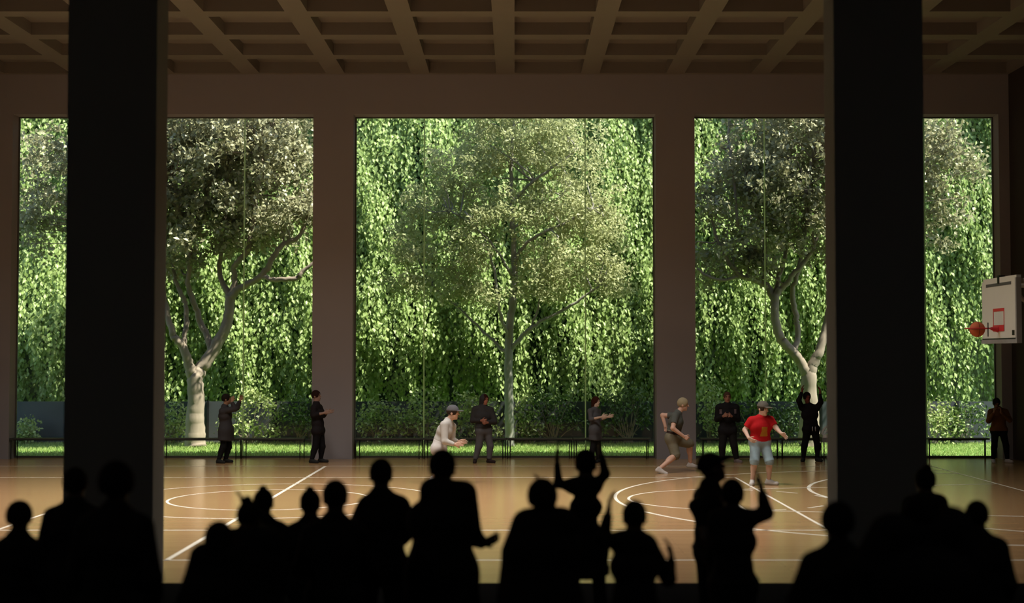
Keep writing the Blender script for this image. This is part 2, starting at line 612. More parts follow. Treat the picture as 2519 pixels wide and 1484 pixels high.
def wav(x, z):
    return (.55 * np.sin(x * .62 - z * .55) + .35 * np.sin(x * .9 + 1.3 * np.sin(z * .5)) + .3 * np.sin(x * 2.3 + z * .7 + 1) + .25 * np.sin(z * 1.1 - x * .6 + 2)
            + .15 * np.sin(4.1 * x + 1.9 * z))


# vines
ns = 1650
sx = RNG.uniform(-19.6, 19.0, ns)
Pv, tv = [], []
for i in range(ns):
    top = RNG.uniform(5.5, 13.2) if RNG.random() < .45 else RNG.uniform(12, 13.2)
    bot = max(.75, top - RNG.uniform(4, 12)) if RNG.random() < .6 else RNG.uniform(.7, 1.6)
    k = int((top - bot) / .075)
    z = np.linspace(top, bot, k) + RNG.normal(0, .03, k)
    x = sx[i] + .12 * np.sin(z * 1.3 + i) + RNG.normal(0, .06, k)
    y = YV + .55 + (z - .7) * .24 - wav(x, z) * .62 + np.maximum(0, 3.2 - z) * .42 + RNG.normal(0, .13, k) + RNG.uniform(-.3, .3)
    Pv.append(np.stack([x, y, z], 1))
    tv.append(np.clip(RNG.random(k) * .75 + RNG.uniform(0, .25), 0, 1))
Pv = np.concatenate(Pv)
n = len(Pv)
Dv = np.stack([RNG.normal(0, .35, n), RNG.normal(-.25, .3, n), -np.ones(n)], 1)
Nv = np.stack([RNG.normal(.4, .5, n), -np.ones(n) * .75, RNG.normal(.45, .4, n)], 1)
o = leaves('hanging_vines', Pv, RNG.uniform(.11, .2, n), RNG.uniform(.07, .125, n), Dv, Nv, M['vine'], tint=np.concatenate(tv))
tag(o, 'tall curtain of bright green hanging vines filling the view behind the trees', 'vines', kind='stuff')
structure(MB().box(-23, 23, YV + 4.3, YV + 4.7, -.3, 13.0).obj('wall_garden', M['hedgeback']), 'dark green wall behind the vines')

# low dark fence in panels
fx = -19.0
fr = empty('fence', (0, YFn, 0), 'low dark panel fence along the back of the lawn under the vines', 'fence')
MB().box(-20, 20, YFn - .12, YFn + .14, -.05, .1).obj('kerb', M['kerb'], fr)
k = 0
while fx < 19:
    MB().box(fx + .03, fx + 1.97, YFn, YFn + .05, .1, 1.2).obj('panel', M['fence'], fr)
    MB().box(fx - .03, fx + .03, YFn - .03, YFn + .08, .1, 1.22).obj('post', M['blackmetal'], fr)
    fx += 2.0

# grass blades
n = 60000
Pg = np.stack([RNG.uniform(-17, 16, n), RNG.uniform(YG + .35, YFn - .15, n), np.full(n, -.02)], 1)
Dg = np.stack([RNG.normal(0, .35, n), RNG.normal(0, .35, n), np.ones(n)], 1)
o = leaves('grass', Pg, RNG.uniform(.05, .1, n), RNG.uniform(.012, .022, n), Dg, rdir(n), M['grass'])
tag(o, 'short bright grass of the lawn between glass and fence', 'grass', kind='stuff')


# trees ------------------------------------------------------------
def tree(name, label, base, limbs, blobs, bark, leafm, leaf, ncl, per, clr, Y, group, twig=.35):
    """limbs: list of [(px,py,d,r_px)...]; blobs: (px,py,d,rx_m,ry_m,rz_m)"""
    r = empty(name, (base[0], Y, 0), label, 'tree', group)
    tips = []
    for i, lb in enumerate(limbs):
        P = [at(a, b, Y + d) for a, b, d, rd in lb]
        R = [rd * Y / F for a, b, d, rd in lb]
        if i == 0:
            P[0][2] = -.05
        pp, rr_ = smooth_path(P, R, 5)
        pp = [p + RNG.normal(0, .012, 3) for p in pp]
        MB().tube(pp, rr_, 12 if i < 3 else 8, wob=.06).obj('trunk' if i == 0 else 'branch', bark, r, True)
        tips += pp[len(pp) // 2:] if i else pp[-6:]
    tips = np.array(tips)
    # leaf clusters in the blobs, more to the outside
    C = []
    vol = np.array([b[3] * b[4] * b[5] for b in blobs])
    cnt = (vol ** .8 / (vol ** .8).sum() * ncl).astype(int)
    for b, c in zip(blobs, cnt):
        q = rdir(c) * (RNG.random(c)[:, None] ** .4)
        C.append(at(b[0], b[1], Y + b[2]) + q * np.array(b[3:6]))
    C = np.concatenate(C)
    tw = MB()
    for c in C:
        if RNG.random() < twig:
            dist = np.linalg.norm(tips - c, axis=1) + np.where(tips[:, 2] > c[2] + .3, 2.0, 0)
            t = tips[np.argmin(dist)]
            if np.linalg.norm(t - c) < 4.5:
                mid = (t + c) / 2 + np.array([0, 0, .18]) + RNG.normal(0, .15, 3)
                q1 = t * .7 + mid * .3 + RNG.normal(0, .06, 3)
                tw.tube([t, q1, mid, c], [.03, .026, .02, .008], 5, cap=False)
    tw.obj('twigs', bark, r, True)
    off = RNG.normal(0, 1, (len(C), per, 3)) * clr * np.array([1, 1, .7])
    P = (C[:, None, :] + off).reshape(-1, 3)
    n = len(P)
    D = np.repeat(rdir(len(C)), per, 0) * .4 + rdir(n) + np.array([0, 0, -.25])
    N = rdir(n) + np.array([.3, -.6, .5])
    t = np.clip(np.repeat(RNG.random(len(C)), per) * .5 + RNG.random(n) * .5, 0, 1)
    leaves('foliage', P, RNG.uniform(*leaf[0], n), RNG.uniform(*leaf[1], n), D, N, leafm, r, tint=t)
    return r


YT = float(flat(480, 1099)[1])
L_limbs = [
    [(480, 1100, 0, 27), (480, 1060, 0, 24), (481, 1020, 0, 22), (482, 975, 0, 20), (480, 929, 0, 19), (476, 908, 0, 7)],
    [(478, 930, 0, 17), (468, 907, -.05, 14), (459, 876, -.1, 11), (446, 848, -.15, 10), (428, 830, -.2, 9), (423, 812, -.2, 8), (410, 760, -.1, 7), (396, 700, 0, 6), (380, 620, .1, 5)],
    [(481, 930, 0, 18), (492, 912, .05, 17), (515, 880, .1, 15), (539, 836, .15, 14), (558, 799, .2, 13), (564, 761, .2, 12), (567, 728, .2, 13)],
    [(453, 855, -.1, 7), (454, 823, 0, 6), (459, 799, .1, 7), (457, 752, .2, 6), (446, 724, .2, 6), (431, 690, .2, 5), (425, 640, .3, 4)],
    [(519, 866, .1, 9), (508, 823, .3, 8), (493, 793, .4, 8), (484, 765, .4, 7), (471, 730, .3, 7), (462, 690, .2, 6), (468, 634, .1, 6), (466, 600, 0, 6)],
    [(466, 602, 0, 5), (447, 535, -.2, 5), (434, 495, -.3, 4), (430, 430, -.3, 3)],
    [(466, 602, 0, 5), (485, 549, .1, 4.5), (502, 512, .2, 4), (520, 440, .3, 3)],
    [(567, 735, .2, 11), (586, 712, .1, 9), (617, 696, 0, 8), (645, 678, -.1, 8), (663, 653, -.2, 7), (675, 625, -.3, 7), (700, 600, -.3, 6), (738, 580, -.3, 5), (760, 520, -.3, 4)],
    [(645, 680, -.1, 6), (667, 687, -.3, 6), (697, 688, -.5, 6), (729, 684, -.5, 6), (745, 668, -.5, 5), (768, 650, -.5, 4), (800, 620, -.4, 4)],
    [(566, 735, .2, 10), (577, 700, .2, 8), (574, 660, .1, 7), (590, 640, 0, 7), (609, 615, 0, 7), (620, 560, 0, 7), (630, 480, -.1, 6), (649, 416, -.2, 6), (663, 365, -.3, 6), (669, 294, -.3, 5), (672, 200, -.3, 4)],
    [(567, 730, .2, 9), (550, 700, .3, 7), (540, 660, .4, 6), (548, 600, .4, 5), (555, 520, .3, 5), (560, 420, .2, 4), (562, 300, .2, 3)],
    [(649, 416, -.2, 4), (640, 370, -.3, 4), (650, 300, -.4, 3)],
]
L_blobs = [(430, 430, 0, 1.6, 2.2, 1.7), (560, 380, .2, 1.8, 2.4, 2.0), (680, 450, 0, 1.3, 2.0, 1.9), (300, 420, 0, 1.8, 2.2, 2.0),
           (120, 430, .2, .95, 1.2, 1.5), (110, 560, .2, .8, 1.0, .8), (480, 560, .3, 1.4, 1.8, 1.1), (620, 560, .3, 1.3, 1.6, .9), (500, 230, 0, 3.2, 2.6, 1.6),
           (740, 520, -.2, .7, 1.0, .9), (430, 630, .5, .8, 1.0, .7), (700, 330, 0, 1.1, 1.6, 1.3)]
gt = 'trees on the lawn'
tree('tree', 'tan tree with forked trunk and dull olive leaves behind the person in a grey coat', at(480, 1099, YT), L_limbs, L_blobs,
     M['bark'], M['olive'], ((.11, .19), (.075, .125)), 820, 42, .17, YT, gt)
R_limbs = [
    [(1990, 1100, 0, 29), (1990, 1050, 0, 25), (1990, 988, 0, 21), (1990, 925, 0, 18), (1986, 905, 0, 7)],
    [(1986, 920, 0, 14), (1972, 893, 0, 12), (1953, 868, 0, 11.5), (1928, 843, 0, 11.5), (1914, 817, 0, 11), (1907, 782, 0, 10.5), (1906, 744, 0, 10), (1914, 716, 0, 8), (1937, 697, -.1, 7), (1953, 672, -.2, 6), (1975, 650, -.3, 6), (2005, 600, -.4, 5), (2020, 540, -.4, 4)],
    [(1992, 920, 0, 15), (2004, 890, 0, 13), (2018, 860, 0, 11), (2032, 805, .1, 10), (2043, 760, .1, 9), (2060, 700, .1, 8), (2090, 620, .1, 7), (2120, 520, .1, 6)],
    [(1907, 770, 0, 9), (1912, 700, .2, 6), (1926, 650, .3, 6), (1935, 590, .3, 5), (1928, 500, .3, 4), (1930, 400, .3, 3)],
    [(1960, 790, .2, 7), (1953, 751, .2, 7), (1950, 710, .1, 6), (1960, 681, 0, 6), (1975, 600, 0, 5), (1990, 500, -.1, 4), (1995, 400, -.1, 4)],
    [(1953, 868, 0, 8), (1962, 830, .2, 7), (1960, 790, .2, 7)],
    [(1907, 750, 0, 10), (1893, 712, .1, 9), (1877, 698, .1, 8), (1848, 686, 0, 7), (1820, 679, -.1, 6), (1785, 635, -.2, 5), (1760, 575, -.2, 4), (1745, 500, -.2, 3)],
    [(1877, 698, .1, 7), (1880, 640, .2, 6), (1881, 591, .1, 5), (1870, 549, 0, 5), (1858, 520, -.1, 4), (1840, 480, -.2, 3), (1835, 420, -.2, 3)],
    [(1820, 680, -.1, 5), (1780, 690, -.3, 4), (1740, 680, -.4, 4), (1715, 660, -.4, 3)],
    [(2005, 600, -.4, 4), (1985, 520, -.5, 4), (1980, 450, -.5, 3), (2000, 390, -.5, 3)],
    [(1815, 560, -.3, 3), (1800, 400, -.4, 4), (1792, 340, -.4, 4), (1796, 270, -.4, 3)],
]
R_blobs = [(1960, 400, 0, 1.5, 2.2, 1.8), (1840, 440, 0, 1.3, 2.0, 1.6), (1760, 640, 0, .8, 1.2, .8), (2100, 420, 0, 1.6, 2.2, 1.9), (2010, 560, 0, 1.1, 1.6, 1.0),
           (1890, 580, .2, 1.1, 1.6, .9), (2300, 520, .2, .8, 1.2, 1.1), (2230, 380, .1, 1.2, 1.6, 1.6), (2000, 230, 0, 3.2, 2.6, 1.6), (2310, 360, .2, .7, 1.0, 1.0),
           (2395, 400, .3, .45, .8, .6), (1830, 650, .3, 1.0, 1.2, .5), (1740, 500, 0, .5, 1.0, .7)]
tree('tree', 'tan-barked tree with forked trunk and dull olive leaves behind the person with raised arms', at(1990, 1099, YT), R_limbs, R_blobs,
     M['bark'], M['olive'], ((.11, .19), (.075, .125)), 700, 40, .17, YT, gt)
C_limbs = [
    [(1255, 1101, 0, 12), (1253, 1050, 0, 11.5), (1252, 982, 0, 11), (1251, 861, 0, 10), (1254, 801, 0, 9.5), (1261, 740, 0, 9), (1266, 700, 0, 8), (1264, 627, 0, 7), (1261, 551, 0, 6.5), (1258, 476, 0, 5), (1257, 416, 0, 4.5), (1262, 330, 0, 4), (1268, 200, 0, 3)],
    [(1254, 864, 0, 6), (1275, 838, -.1, 5.5), (1300, 813, -.2, 5), (1334, 791, -.3, 4.5), (1385, 764, -.4, 4), (1430, 735, -.5, 3), (1480, 700, -.5, 2)],
    [(1250, 868, 0, 5), (1231, 857, .1, 4), (1180, 807, .3, 3.5), (1141, 770, .4, 3), (1100, 735, .5, 2.5), (1060, 700, .5, 2)],
    [(1251, 840, 0, 5), (1246, 819, -.1, 4), (1231, 776, -.3, 4), (1222, 725, -.4, 3.5), (1215, 660, -.4, 3), (1190, 590, -.4, 2)],
    [(1265, 650, 0, 5), (1273, 630, -.1, 5), (1294, 600, -.3, 4.5), (1343, 570, -.5, 4), (1400, 545, -.6, 3), (1460, 510, -.6, 2)],
    [(1259, 500, 0, 4), (1282, 476, -.1, 4), (1313, 446, -.3, 3.5), (1367, 407, -.4, 3), (1420, 370, -.4, 2)],
    [(1264, 690, 0, 4), (1248, 660, -.2, 3.5), (1225, 620, -.3, 3), (1170, 560, -.4, 2.5), (1110, 520, -.4, 2)],
    [(1300, 815, -.2, 3), (1320, 770, -.2, 2.5), (1330, 730, -.2, 2)],
    [(1260, 560, 0, 4), (1300, 540, .3, 3.5), (1360, 500, .5, 3), (1400, 460, .6, 2)],
]
C_blobs = [(1255, 330, 0, 1.4, 1.6, .9), (1150, 400, 0, 1.2, 1.3, .8), (1380, 360, 0, 1.5, 1.5, .9), (1090, 500, .2, 1.2, 1.3, .8), (1230, 520, -.2, 1.2, 1.3, .8),
           (1400, 500, 0, 1.5, 1.5, .9), (1010, 600, .3, .9, 1.1, .7), (1150, 620, 0, 1.2, 1.2, .7), (1400, 640, 0, 1.6, 1.5, .75), (1500, 690, -.1, .9, 1.0, .5),
           (1080, 700, .2, 1.4, 1.2, .55), (1330, 710, -.2, 1.2, 1.2, .45), (1200, 720, -.2, .8, 1.0, .4), (1260, 230, 0, 2.2, 1.8, .9), (1470, 560, 0, .8, 1.0, .7), (1000, 690, .2, .6, .8, .35)]
tree('tree', 'slim pale grey tree with feathery yellow-green leaves in the middle window', at(1255, 1099, YT), C_limbs, C_blobs,
     M['gbark'], M['feather'], ((.08, .145), (.045, .08)), 800, 46, .15, YT, gt, .10)


# shrubs -----------------------------------------------------------
def shrub(px, top, d, wpx, light, label):
    Y = YFn - .55 + d
    tz = float(at(px, top, Y)[2])
    x0 = xat(px, Y, .8)
    w = wpx * Y / F / 2
    r = empty('shrub', (x0, Y, 0), label, 'shrub', 'shrubs before the fence')
    st = MB()
    nc = int(12 + 22 * w)
    C = []
    for i in range(nc):
        a = RNG.uniform(0, 2 * PI)
        q = RNG.random() ** .5
        z = tz * RNG.uniform(.25, 1) * (1 - .35 * q * q)
        c = np.array([x0 + w * q * math.cos(a), Y + .4 * q * math.sin(a), z])
        C.append(c)
        if i % 2 == 0:
            st.tube([(x0 + RNG.normal(0, .07), Y, 0), (x0 * .5 + c[0] * .5, Y, z * .6), tuple(c)], [.015, .012, .006], 5, cap=False)
    st.obj('stems', M['bark'], r, True)
    C = np.array(C)
    per = 30
    P = (C[:, None] + RNG.normal(0, 1, (nc, per, 3)) * np.array([.16, .12, .13])).reshape(-1, 3)
    P[:, 2] = np.maximum(P[:, 2], .08)
    P[:, 1] = np.minimum(P[:, 1], YFn - .18 - .1 * RNG.random(len(P)))
    n = len(P)
    leaves('foliage', P, RNG.uniform(.08, .15, n), RNG.uniform(.05, .08, n), rdir(n) + np.array([0, -.2, -.3]), rdir(n) + np.array([.3, -.5, .6]),
           M['shrub'] if light else M['dshrub'], r)


for a in [(425, 985, 0, 70, 1, 'bright green shrub between the pillar and the forked tree trunk'),
          (615, 955, -.2, 150, 1, 'bright green tall shrub behind the person in a grey coat'),
          (735, 955, 0, 80, 0, 'dark green shrub against the wall behind the person clapping in black'),
          (930, 985, 0, 120, 1, 'mid green shrub at the column edge of the middle window'),
          (1050, 955, 0, 110, 1, 'mid green shrub behind the player in white'),
          (1165, 955, 0, 130, 1, 'mid green shrub behind the person in the dark hoodie'),
          (1295, 965, 0, 60, 1, 'small green shrub just beside the slim grey trunk'),
          (1360, 930, .1, 150, 0, 'broad dark green shrub just right of the slim grey tree trunk'),
          (1545, 945, .1, 160, 0, 'dark green shrub behind the hands of the person in the grey dress'),
          (1745, 945, 0, 80, 1, 'green shrub behind the person in the black jacket'),
          (1850, 960, 0, 110, 0, 'dark shrub behind the head of the red-shirted player'),
          (1930, 990, 0, 80, 0, 'dark shrub between the red-shirted player and the forked trunk'),
          (2300, 985, -.1, 120, 1, 'olive green shrub under the basketball hoop'),
          (2380, 985, .1, 90, 0, 'dark shrub under the basketball hoop behind the person in brown'),
          (68, 1035, -.1, 42, 1, 'small bright sprig in front of the fence in the narrow gap by the pillar')]:
    shrub(*a)


# ------------------------------------------------------------------ people
def unit(v):
    v = np.asarray(v, float)
    return v / (np.linalg.norm(v) + 1e-12)


def cap(a, b, ra, rb=None, k=.02, flat_end=False):
    return ('c', np.asarray(a, float), np.asarray(b, float), ra, ra if rb is None else rb, k, flat_end)


def ell(c, R, r, k=.02):
    return ('e', np.asarray(c, float), np.asarray(R, float), np.asarray(r, float), k)


def prim_box(p):
    if p[0] == 'c':
        m = max(p[3], p[4])
        return np.minimum(p[1], p[2]) - m, np.maximum(p[1], p[2]) + m
    m = max(p[3])
    return p[1] - m, p[1] + m


def sdf_mesh(prims, h, clips=(), cuts=()):
    """smooth union of prims, kept on the positive side of clips (point, normal), minus cuts; surface nets"""
    bl = np.array([prim_box(p)[0] for p in prims]).min(0) - 3 * h
    bh = np.array([prim_box(p)[1] for p in prims]).max(0) + 3 * h
    n = np.ceil((bh - bl) / h).astype(int) + 1
    S = np.full(n, 1.0, np.float32)
    axs = [(bl[i] + np.arange(n[i]) * h).astype(np.float32) for i in range(3)]

    def block(p, mar):
        lo, hi = prim_box(p)
        i0 = np.maximum(((lo - mar - bl) / h).astype(int), 0)
        i1 = np.minimum(((hi + mar - bl) / h).astype(int) + 2, n)
        return tuple(slice(a, b) for a, b in zip(i0, i1))

    def dist(p, sl):
        X = axs[0][sl[0]][:, None, None]
        Y = axs[1][sl[1]][None, :, None]
        Z = axs[2][sl[2]][None, None, :]
        if p[0] == 'c':
            a, b = p[1], p[2]
            d = b - a
            L2 = max(float(d @ d), 1e-9)
            t = ((X - a[0]) * d[0] + (Y - a[1]) * d[1] + (Z - a[2]) * d[2]) / L2
            tc = np.clip(t, 0, 1)
            D = np.sqrt((X - a[0] - tc * d[0]) ** 2 + (Y - a[1] - tc * d[1]) ** 2 + (Z - a[2] - tc * d[2]) ** 2) - (p[3] + (p[4] - p[3]) * tc)
            if p[6]:
                D = np.maximum(D, (t - 1) * math.sqrt(L2))
            return D
        c, R, r = p[1], p[2], p[3]
        q = [(X - c[0]) * R[i][0] + (Y - c[1]) * R[i][1] + (Z - c[2]) * R[i][2] for i in range(3)]
        k0 = np.sqrt(sum((q[i] / r[i]) ** 2 for i in range(3))) + 1e-6
        k1 = np.sqrt(sum((q[i] / r[i] ** 2) ** 2 for i in range(3))) + 1e-6
        return k0 * (k0 - 1) / k1

    for p in prims:
        k = p[5] if p[0] == 'c' else p[4]
        sl = block(p, k + 2 * h)
        d = dist(p, sl)
        s = S[sl]
        hh = np.maximum(k - np.abs(s - d), 0) / k
        S[sl] = np.minimum(s, d) - hh * hh * k * .25
    for p in cuts:
        sl = block(p, .05)
        S[sl] = np.maximum(S[sl], -dist(p, sl))
    for pt, nr in clips:
        X = axs[0][:, None, None]
        Y = axs[1][None, :, None]
        Z = axs[2][None, None, :]
        S = np.maximum(S, -((X - pt[0]) * nr[0] + (Y - pt[1]) * nr[1] + (Z - pt[2]) * nr[2])).astype(np.float32)
    S[0], S[-1] = 1, 1
    S[:, 0], S[:, -1] = 1, 1
    S[:, :, 0], S[:, :, -1] = 1, 1
    I = S < 0
    cnt = np.zeros(n - 1, np.int8)
    offs = [(a, b, c) for a in (0, 1) for b in (0, 1) for c in (0, 1)]
    m = n - 1
    for a, b, c in offs:
        cnt += I[a:a + m[0], b:b + m[1], c:c + m[2]]
    act = np.argwhere((cnt > 0) & (cnt < 8))
    if not len(act):
        return np.zeros((0, 3)), np.zeros((0, 4), int)
    idx = np.full(n - 1, -1, np.int32)
    idx[act[:, 0], act[:, 1], act[:, 2]] = np.arange(len(act))
    val = np.stack([S[act[:, 0] + a, act[:, 1] + b, act[:, 2] + c] for a, b, c in offs], 1)
    acc = np.zeros((len(act), 3))
    num = np.zeros(len(act))
    oa = np.array(offs, float)
    for i in range(8):
        for j in range(i + 1, 8):
            if np.abs(oa[i] - oa[j]).sum() != 1:
                continue
            x = (val[:, i] < 0) != (val[:, j] < 0)
            t = val[x, i] / (val[x, i] - val[x, j])
            acc[x] += oa[i] + (oa[j] - oa[i]) * t[:, None]
            num[x] += 1
    V = bl + (act + acc / num[:, None]) * h
    Fs = []
    for ax in range(3):
        u, w = (ax + 1) % 3, (ax + 2) % 3
        sl0 = [slice(None)] * 3
        sl1 = [slice(None)] * 3
        sl0[ax] = slice(0, -1)
        sl1[ax] = slice(1, None)
        A, B = I[tuple(sl0)], I[tuple(sl1)]
        e = np.argwhere(A != B)
        e = e[(e[:, u] > 0) & (e[:, w] > 0) & (e[:, u] < n[u] - 1) & (e[:, w] < n[w] - 1)]
        ins = A[e[:, 0], e[:, 1], e[:, 2]]

        def cell(du, dw):
            c = e.copy()
            c[:, u] += du
            c[:, w] += dw
            return idx[c[:, 0], c[:, 1], c[:, 2]]
        q = np.stack([cell(-1, -1), cell(0, -1), cell(0, 0), cell(-1, 0)], 1)
        q[~ins] = q[~ins][:, ::-1]
        Fs.append(q)
    return V, np.concatenate(Fs)


def part(name, prims, h, mats, parent, clips=(), cuts=(), paint=None, label=None):
    V, Q = sdf_mesh(prims, h, clips, cuts)
    if not len(Q):
        return None
    mi = None
    if paint is not None:
        mi = paint(V[Q].mean(1))
    o = mesh_obj(name, V, Q, mats, parent, True, mi)
    if label:
        o['label'] = label
    return o


MC = {}


def cm(rgb, rough=.85, kind='cloth'):
    key = (kind,) + tuple(rgb)
    if key not in MC:
        MC[key] = mat('%s_%d' % (kind, len(MC)), tuple(rgb), rough=rough, spec=.25 if kind == 'skin' else .15, var=.12, scale=14, bump=.08 if kind == 'cloth' else 0)
    return MC[key]


EYE = cm((.02, .014, .01), .3, 'eye')
UP = np.array([0, 0, 1.])


def person(label, group, Y, yaw, J, s=1.0, look=None, skin=(.42, .25, .17), hair='short', haircol=(.015, .01, .008),
           top=None, bottom=None, shoes=(.02, .02, .02), cap_=None, bulk=1.0, h=.009, toes=None, hand=None, extra=None, curl=(.35, .35)):
    """J: joints as (px, py, d) with d metres behind plane Y, py None puts an ankle on the floor, or arrays in world space"""
    def P(t):
        if t is None:
            return None
        if isinstance(t, np.ndarray):
            return t.astype(float)
        d = t[2] if len(t) > 2 else 0
        if t[1] is None:
            z = .085 * s
            return np.array([xat(t[0], Y + d, z), Y + d, z])
        return at(t[0], t[1], Y + d)
    J = {k: P(v) for k, v in J.items()}
    a = math.radians(yaw)
    f0 = np.array([math.sin(a), -math.cos(a), 0])
    nk, pv = J['neck'], J['pelvis']
    up = unit(nk - pv)
    lf = unit(np.cross(UP, f0))
    lf = unit(lf - up * (lf @ up) * .6)
    f = unit(np.cross(lf, up))
    for sd, sg in (('L', 1), ('R', -1)):
        if J.get('sh' + sd) is None:
            J['sh' + sd] = nk - up * .10 * s + lf * sg * .165 * s * bulk
        if J.get('hip' + sd) is None:
            J['hip' + sd] = pv + lf * sg * .09 * s - up * .02 * s
        if J.get('el' + sd) is None:
            J['el' + sd] = J['sh' + sd] + np.array([0, 0, -.28 * s]) + lf * sg * .06 * s - f * .03 * s
        if J.get('wr' + sd) is None:
            J['wr' + sd] = J['el' + sd] + np.array([0, 0, -.23 * s]) + f * .09 * s
    hf = unit(look if look is not None else f0)
    hl = unit(np.cross(UP, hf))
    hu = np.cross(hf, hl)
    hc = J.get('head')
    if hc is None:
        hc = nk + unit(up + UP) * .135 * s + f * .02 * s
    HR = np.array([hl, hf, hu])

    def hp(x, y, z):
        return hc + (hl * x + hf * y + hu * z) * s
    rx, ry, rz = empty_loc = (pv[0], pv[1], 0)
    root = empty('person', empty_loc, label, 'person', group)
    b = bulk
    chest = pv + (nk - pv) * .62
    waist = pv + (nk - pv) * .28

    def torso(e=0.0, k=.05):
        return [cap(J['shL'] - lf * .02 * s, J['shR'] + lf * .02 * s, (.056 * s + e), None, k),
                cap(nk - up * .01 * s, J['shL'] * .62 + nk * .38 + up * .0 * s, .05 * s + e * .7, .048 * s + e * .8, .03),
                cap(nk - up * .01 * s, J['shR'] * .62 + nk * .38 + up * .0 * s, .05 * s + e * .7, .048 * s + e * .8, .03),
                cap(chest + lf * .08 * s * b, chest - lf * .08 * s * b, .108 * s * b + e, None, k),
                cap(waist + lf * .055 * s * b, waist - lf * .055 * s * b, .098 * s * b + e, None, k),
                cap(J['hipL'] + up * .03 * s, J['hipR'] + up * .03 * s, .108 * s * b + e, None, k),
                cap(pv, chest, .10 * s * b + e, .11 * s * b + e, k),
                cap(nk - up * .06 * s, nk + up * .0 * s, .075 * s + e, .058 * s + e * .6, k)]

    def arm(sd, e=0.0, t1=1.0, t2=1.0):
        S_, E_, W_ = J['sh' + sd], J['el' + sd], J['wr' + sd]
        pr = [cap(S_, S_ + (E_ - S_) * t1, .052 * s * b + e, (.052 - .012 * t1) * s * b + e, .03, t1 < 1)]
        if t2 > 0 and t1 >= 1:
            pr.append(cap(E_, E_ + (W_ - E_) * t2, .041 * s * b + e, (.041 - .014 * t2) * s * b + e * .5, .02, t2 < 1))
        return pr

    def leg(sd, e=0.0, t1=1.0, t2=1.0, fl=True):
        A, K, N = J['hip' + sd], J['kn' + sd], J['an' + sd]
        pr = [cap(A, A + (K - A) * t1, .082 * s * b + e, (.082 - .024 * t1) * s * b + e, .04, fl and (t1 < 1 or t2 < .3))]
        if t1 >= 1 and t2 > 0:
            pr.append(cap(K, K + (N - K) * t2, .056 * s * b + e, (.056 - .02 * t2) * s + e, .03, t2 < 1 and fl))
            if t2 > .6:
                cf = K + (N - K) * .3 - f * .018 * s
                pr.append(ell(cf, np.array([lf, np.cross(unit(N - K), lf), unit(N - K)]), np.array([.048, .05, .1]) * s + e, .03))
        return pr

    # body ---------------------------------------------------------
    B = torso() + arm('L') + arm('R') + leg('L') + leg('R')
    B.append(cap(nk - up * .03 * s, hp(0, -.012, -.045), .058 * s, .052 * s, .03))
    B += [ell(hp(0, -.005, .03), HR, np.array([.076, .096, .094]) * s, .02),
          ell(hp(0, .022, -.045), HR, np.array([.058, .067, .075]) * s, .03),
          ell(hp(0, .068, -.098), HR, np.array([.024, .02, .018]) * s, .02),
          cap(hp(0, .092, .015), hp(0, .112, -.022), .008 * s, .0135 * s, .012),
          cap(hp(-.035, .084, .032), hp(.035, .084, .032), .011 * s, None, .012),
          cap(hp(-.02, .087, -.056), hp(.02, .087, -.056), .0075 * s, None, .008),
          cap(hp(-.017, .085, -.068), hp(.017, .085, -.068), .008 * s, None, .008)]
    for sg in (1, -1):
        B.append(ell(hp(sg * .078, -.008, -.005), HR, np.array([.012, .022, .033]) * s, .01))
        B.append(ell(hp(sg * .031, .079, .012), HR, np.array([.013, .011, .009]) * s, .006))
    # hands
    for i, sd in enumerate('LR'):
        E_, W_ = J['el' + sd], J['wr' + sd]
        d = unit(W_ - E_)
        if hand and hand.get(sd) is not None:
            d = unit(hand[sd])
        sg = 1 if sd == 'L' else -1
        inn = -lf * sg
        nrm = inn - d * (inn @ d)
        if np.linalg.norm(nrm) < .2:
            nrm = f - d * (f @ d)
        nrm = unit(nrm)
        sid = np.cross(d, nrm)
        if sid @ (f + UP * .4) < 0:
            sid = -sid
        kn = []
        for q, off in enumerate((.032, .011, -.011, -.031)):
            K0 = W_ + (d * (.088 - .004 * abs(q - 1)) + sid * off) * s
            kn.append(K0)
            B.append(cap(W_ + (d * .012 + sid * off * .55) * s, K0, .0145 * s, .0125 * s, .012))
            ln = (.068, .078, .072, .056)[q] * s
            c = curl[i] * (1 + .12 * q)
            d1 = unit(d * math.cos(c) + nrm * math.sin(c) + sid * off * 2.2)
            d2 = unit(d * math.cos(2.1 * c) + nrm * math.sin(2.1 * c) + sid * off * 2.2)
            m1 = K0 + d1 * ln * .52
            B.append(cap(K0, m1, .0098 * s, .009 * s, .004))
            B.append(cap(m1, m1 + d2 * ln * .5, .009 * s, .0078 * s, .004))
        t0 = W_ + (d * .03 + sid * .03) * s
        t1 = t0 + unit(d * .65 + sid * .75 + nrm * .25) * .042 * s
        B.append(cap(W_ + d * .015 * s, t0, .017 * s, .0145 * s, .012))
        B.append(cap(t0, t1, .0125 * s, .0105 * s, .006))
        B.append(cap(t1, t1 + unit(d * .9 + sid * .35 + nrm * .25) * .03 * s, .0105 * s, .009 * s, .004))
    tz = {}
    for sd in 'LR':
        tv_ = toes[sd] if toes and sd in toes else f0
        tv_ = unit(tv_)
        N = J['an' + sd]
        kd = unit(J['kn' + sd] - N)
        fu = unit(UP - tv_ * (UP @ tv_))
        tz[sd] = (tv_, fu)
        B.append(cap(N - fu * .045 * s - tv_ * .03 * s, N - fu * .06 * s + tv_ * .13 * s, .03 * s, .022 * s, .03))
    skm = cm(skin, .55, 'skin')
    lip = cm(tuple(c * q for c, q in zip(skin, (.75, .5, .5))), .5, 'skin')
    brow = cm(tuple(haircol), .9, 'hair')
    eyes = [hp(sg * .031, .087, .012) for sg in (1, -1)]
    brs = [hp(sg * .033, .094, .034) for sg in (1, -1)]
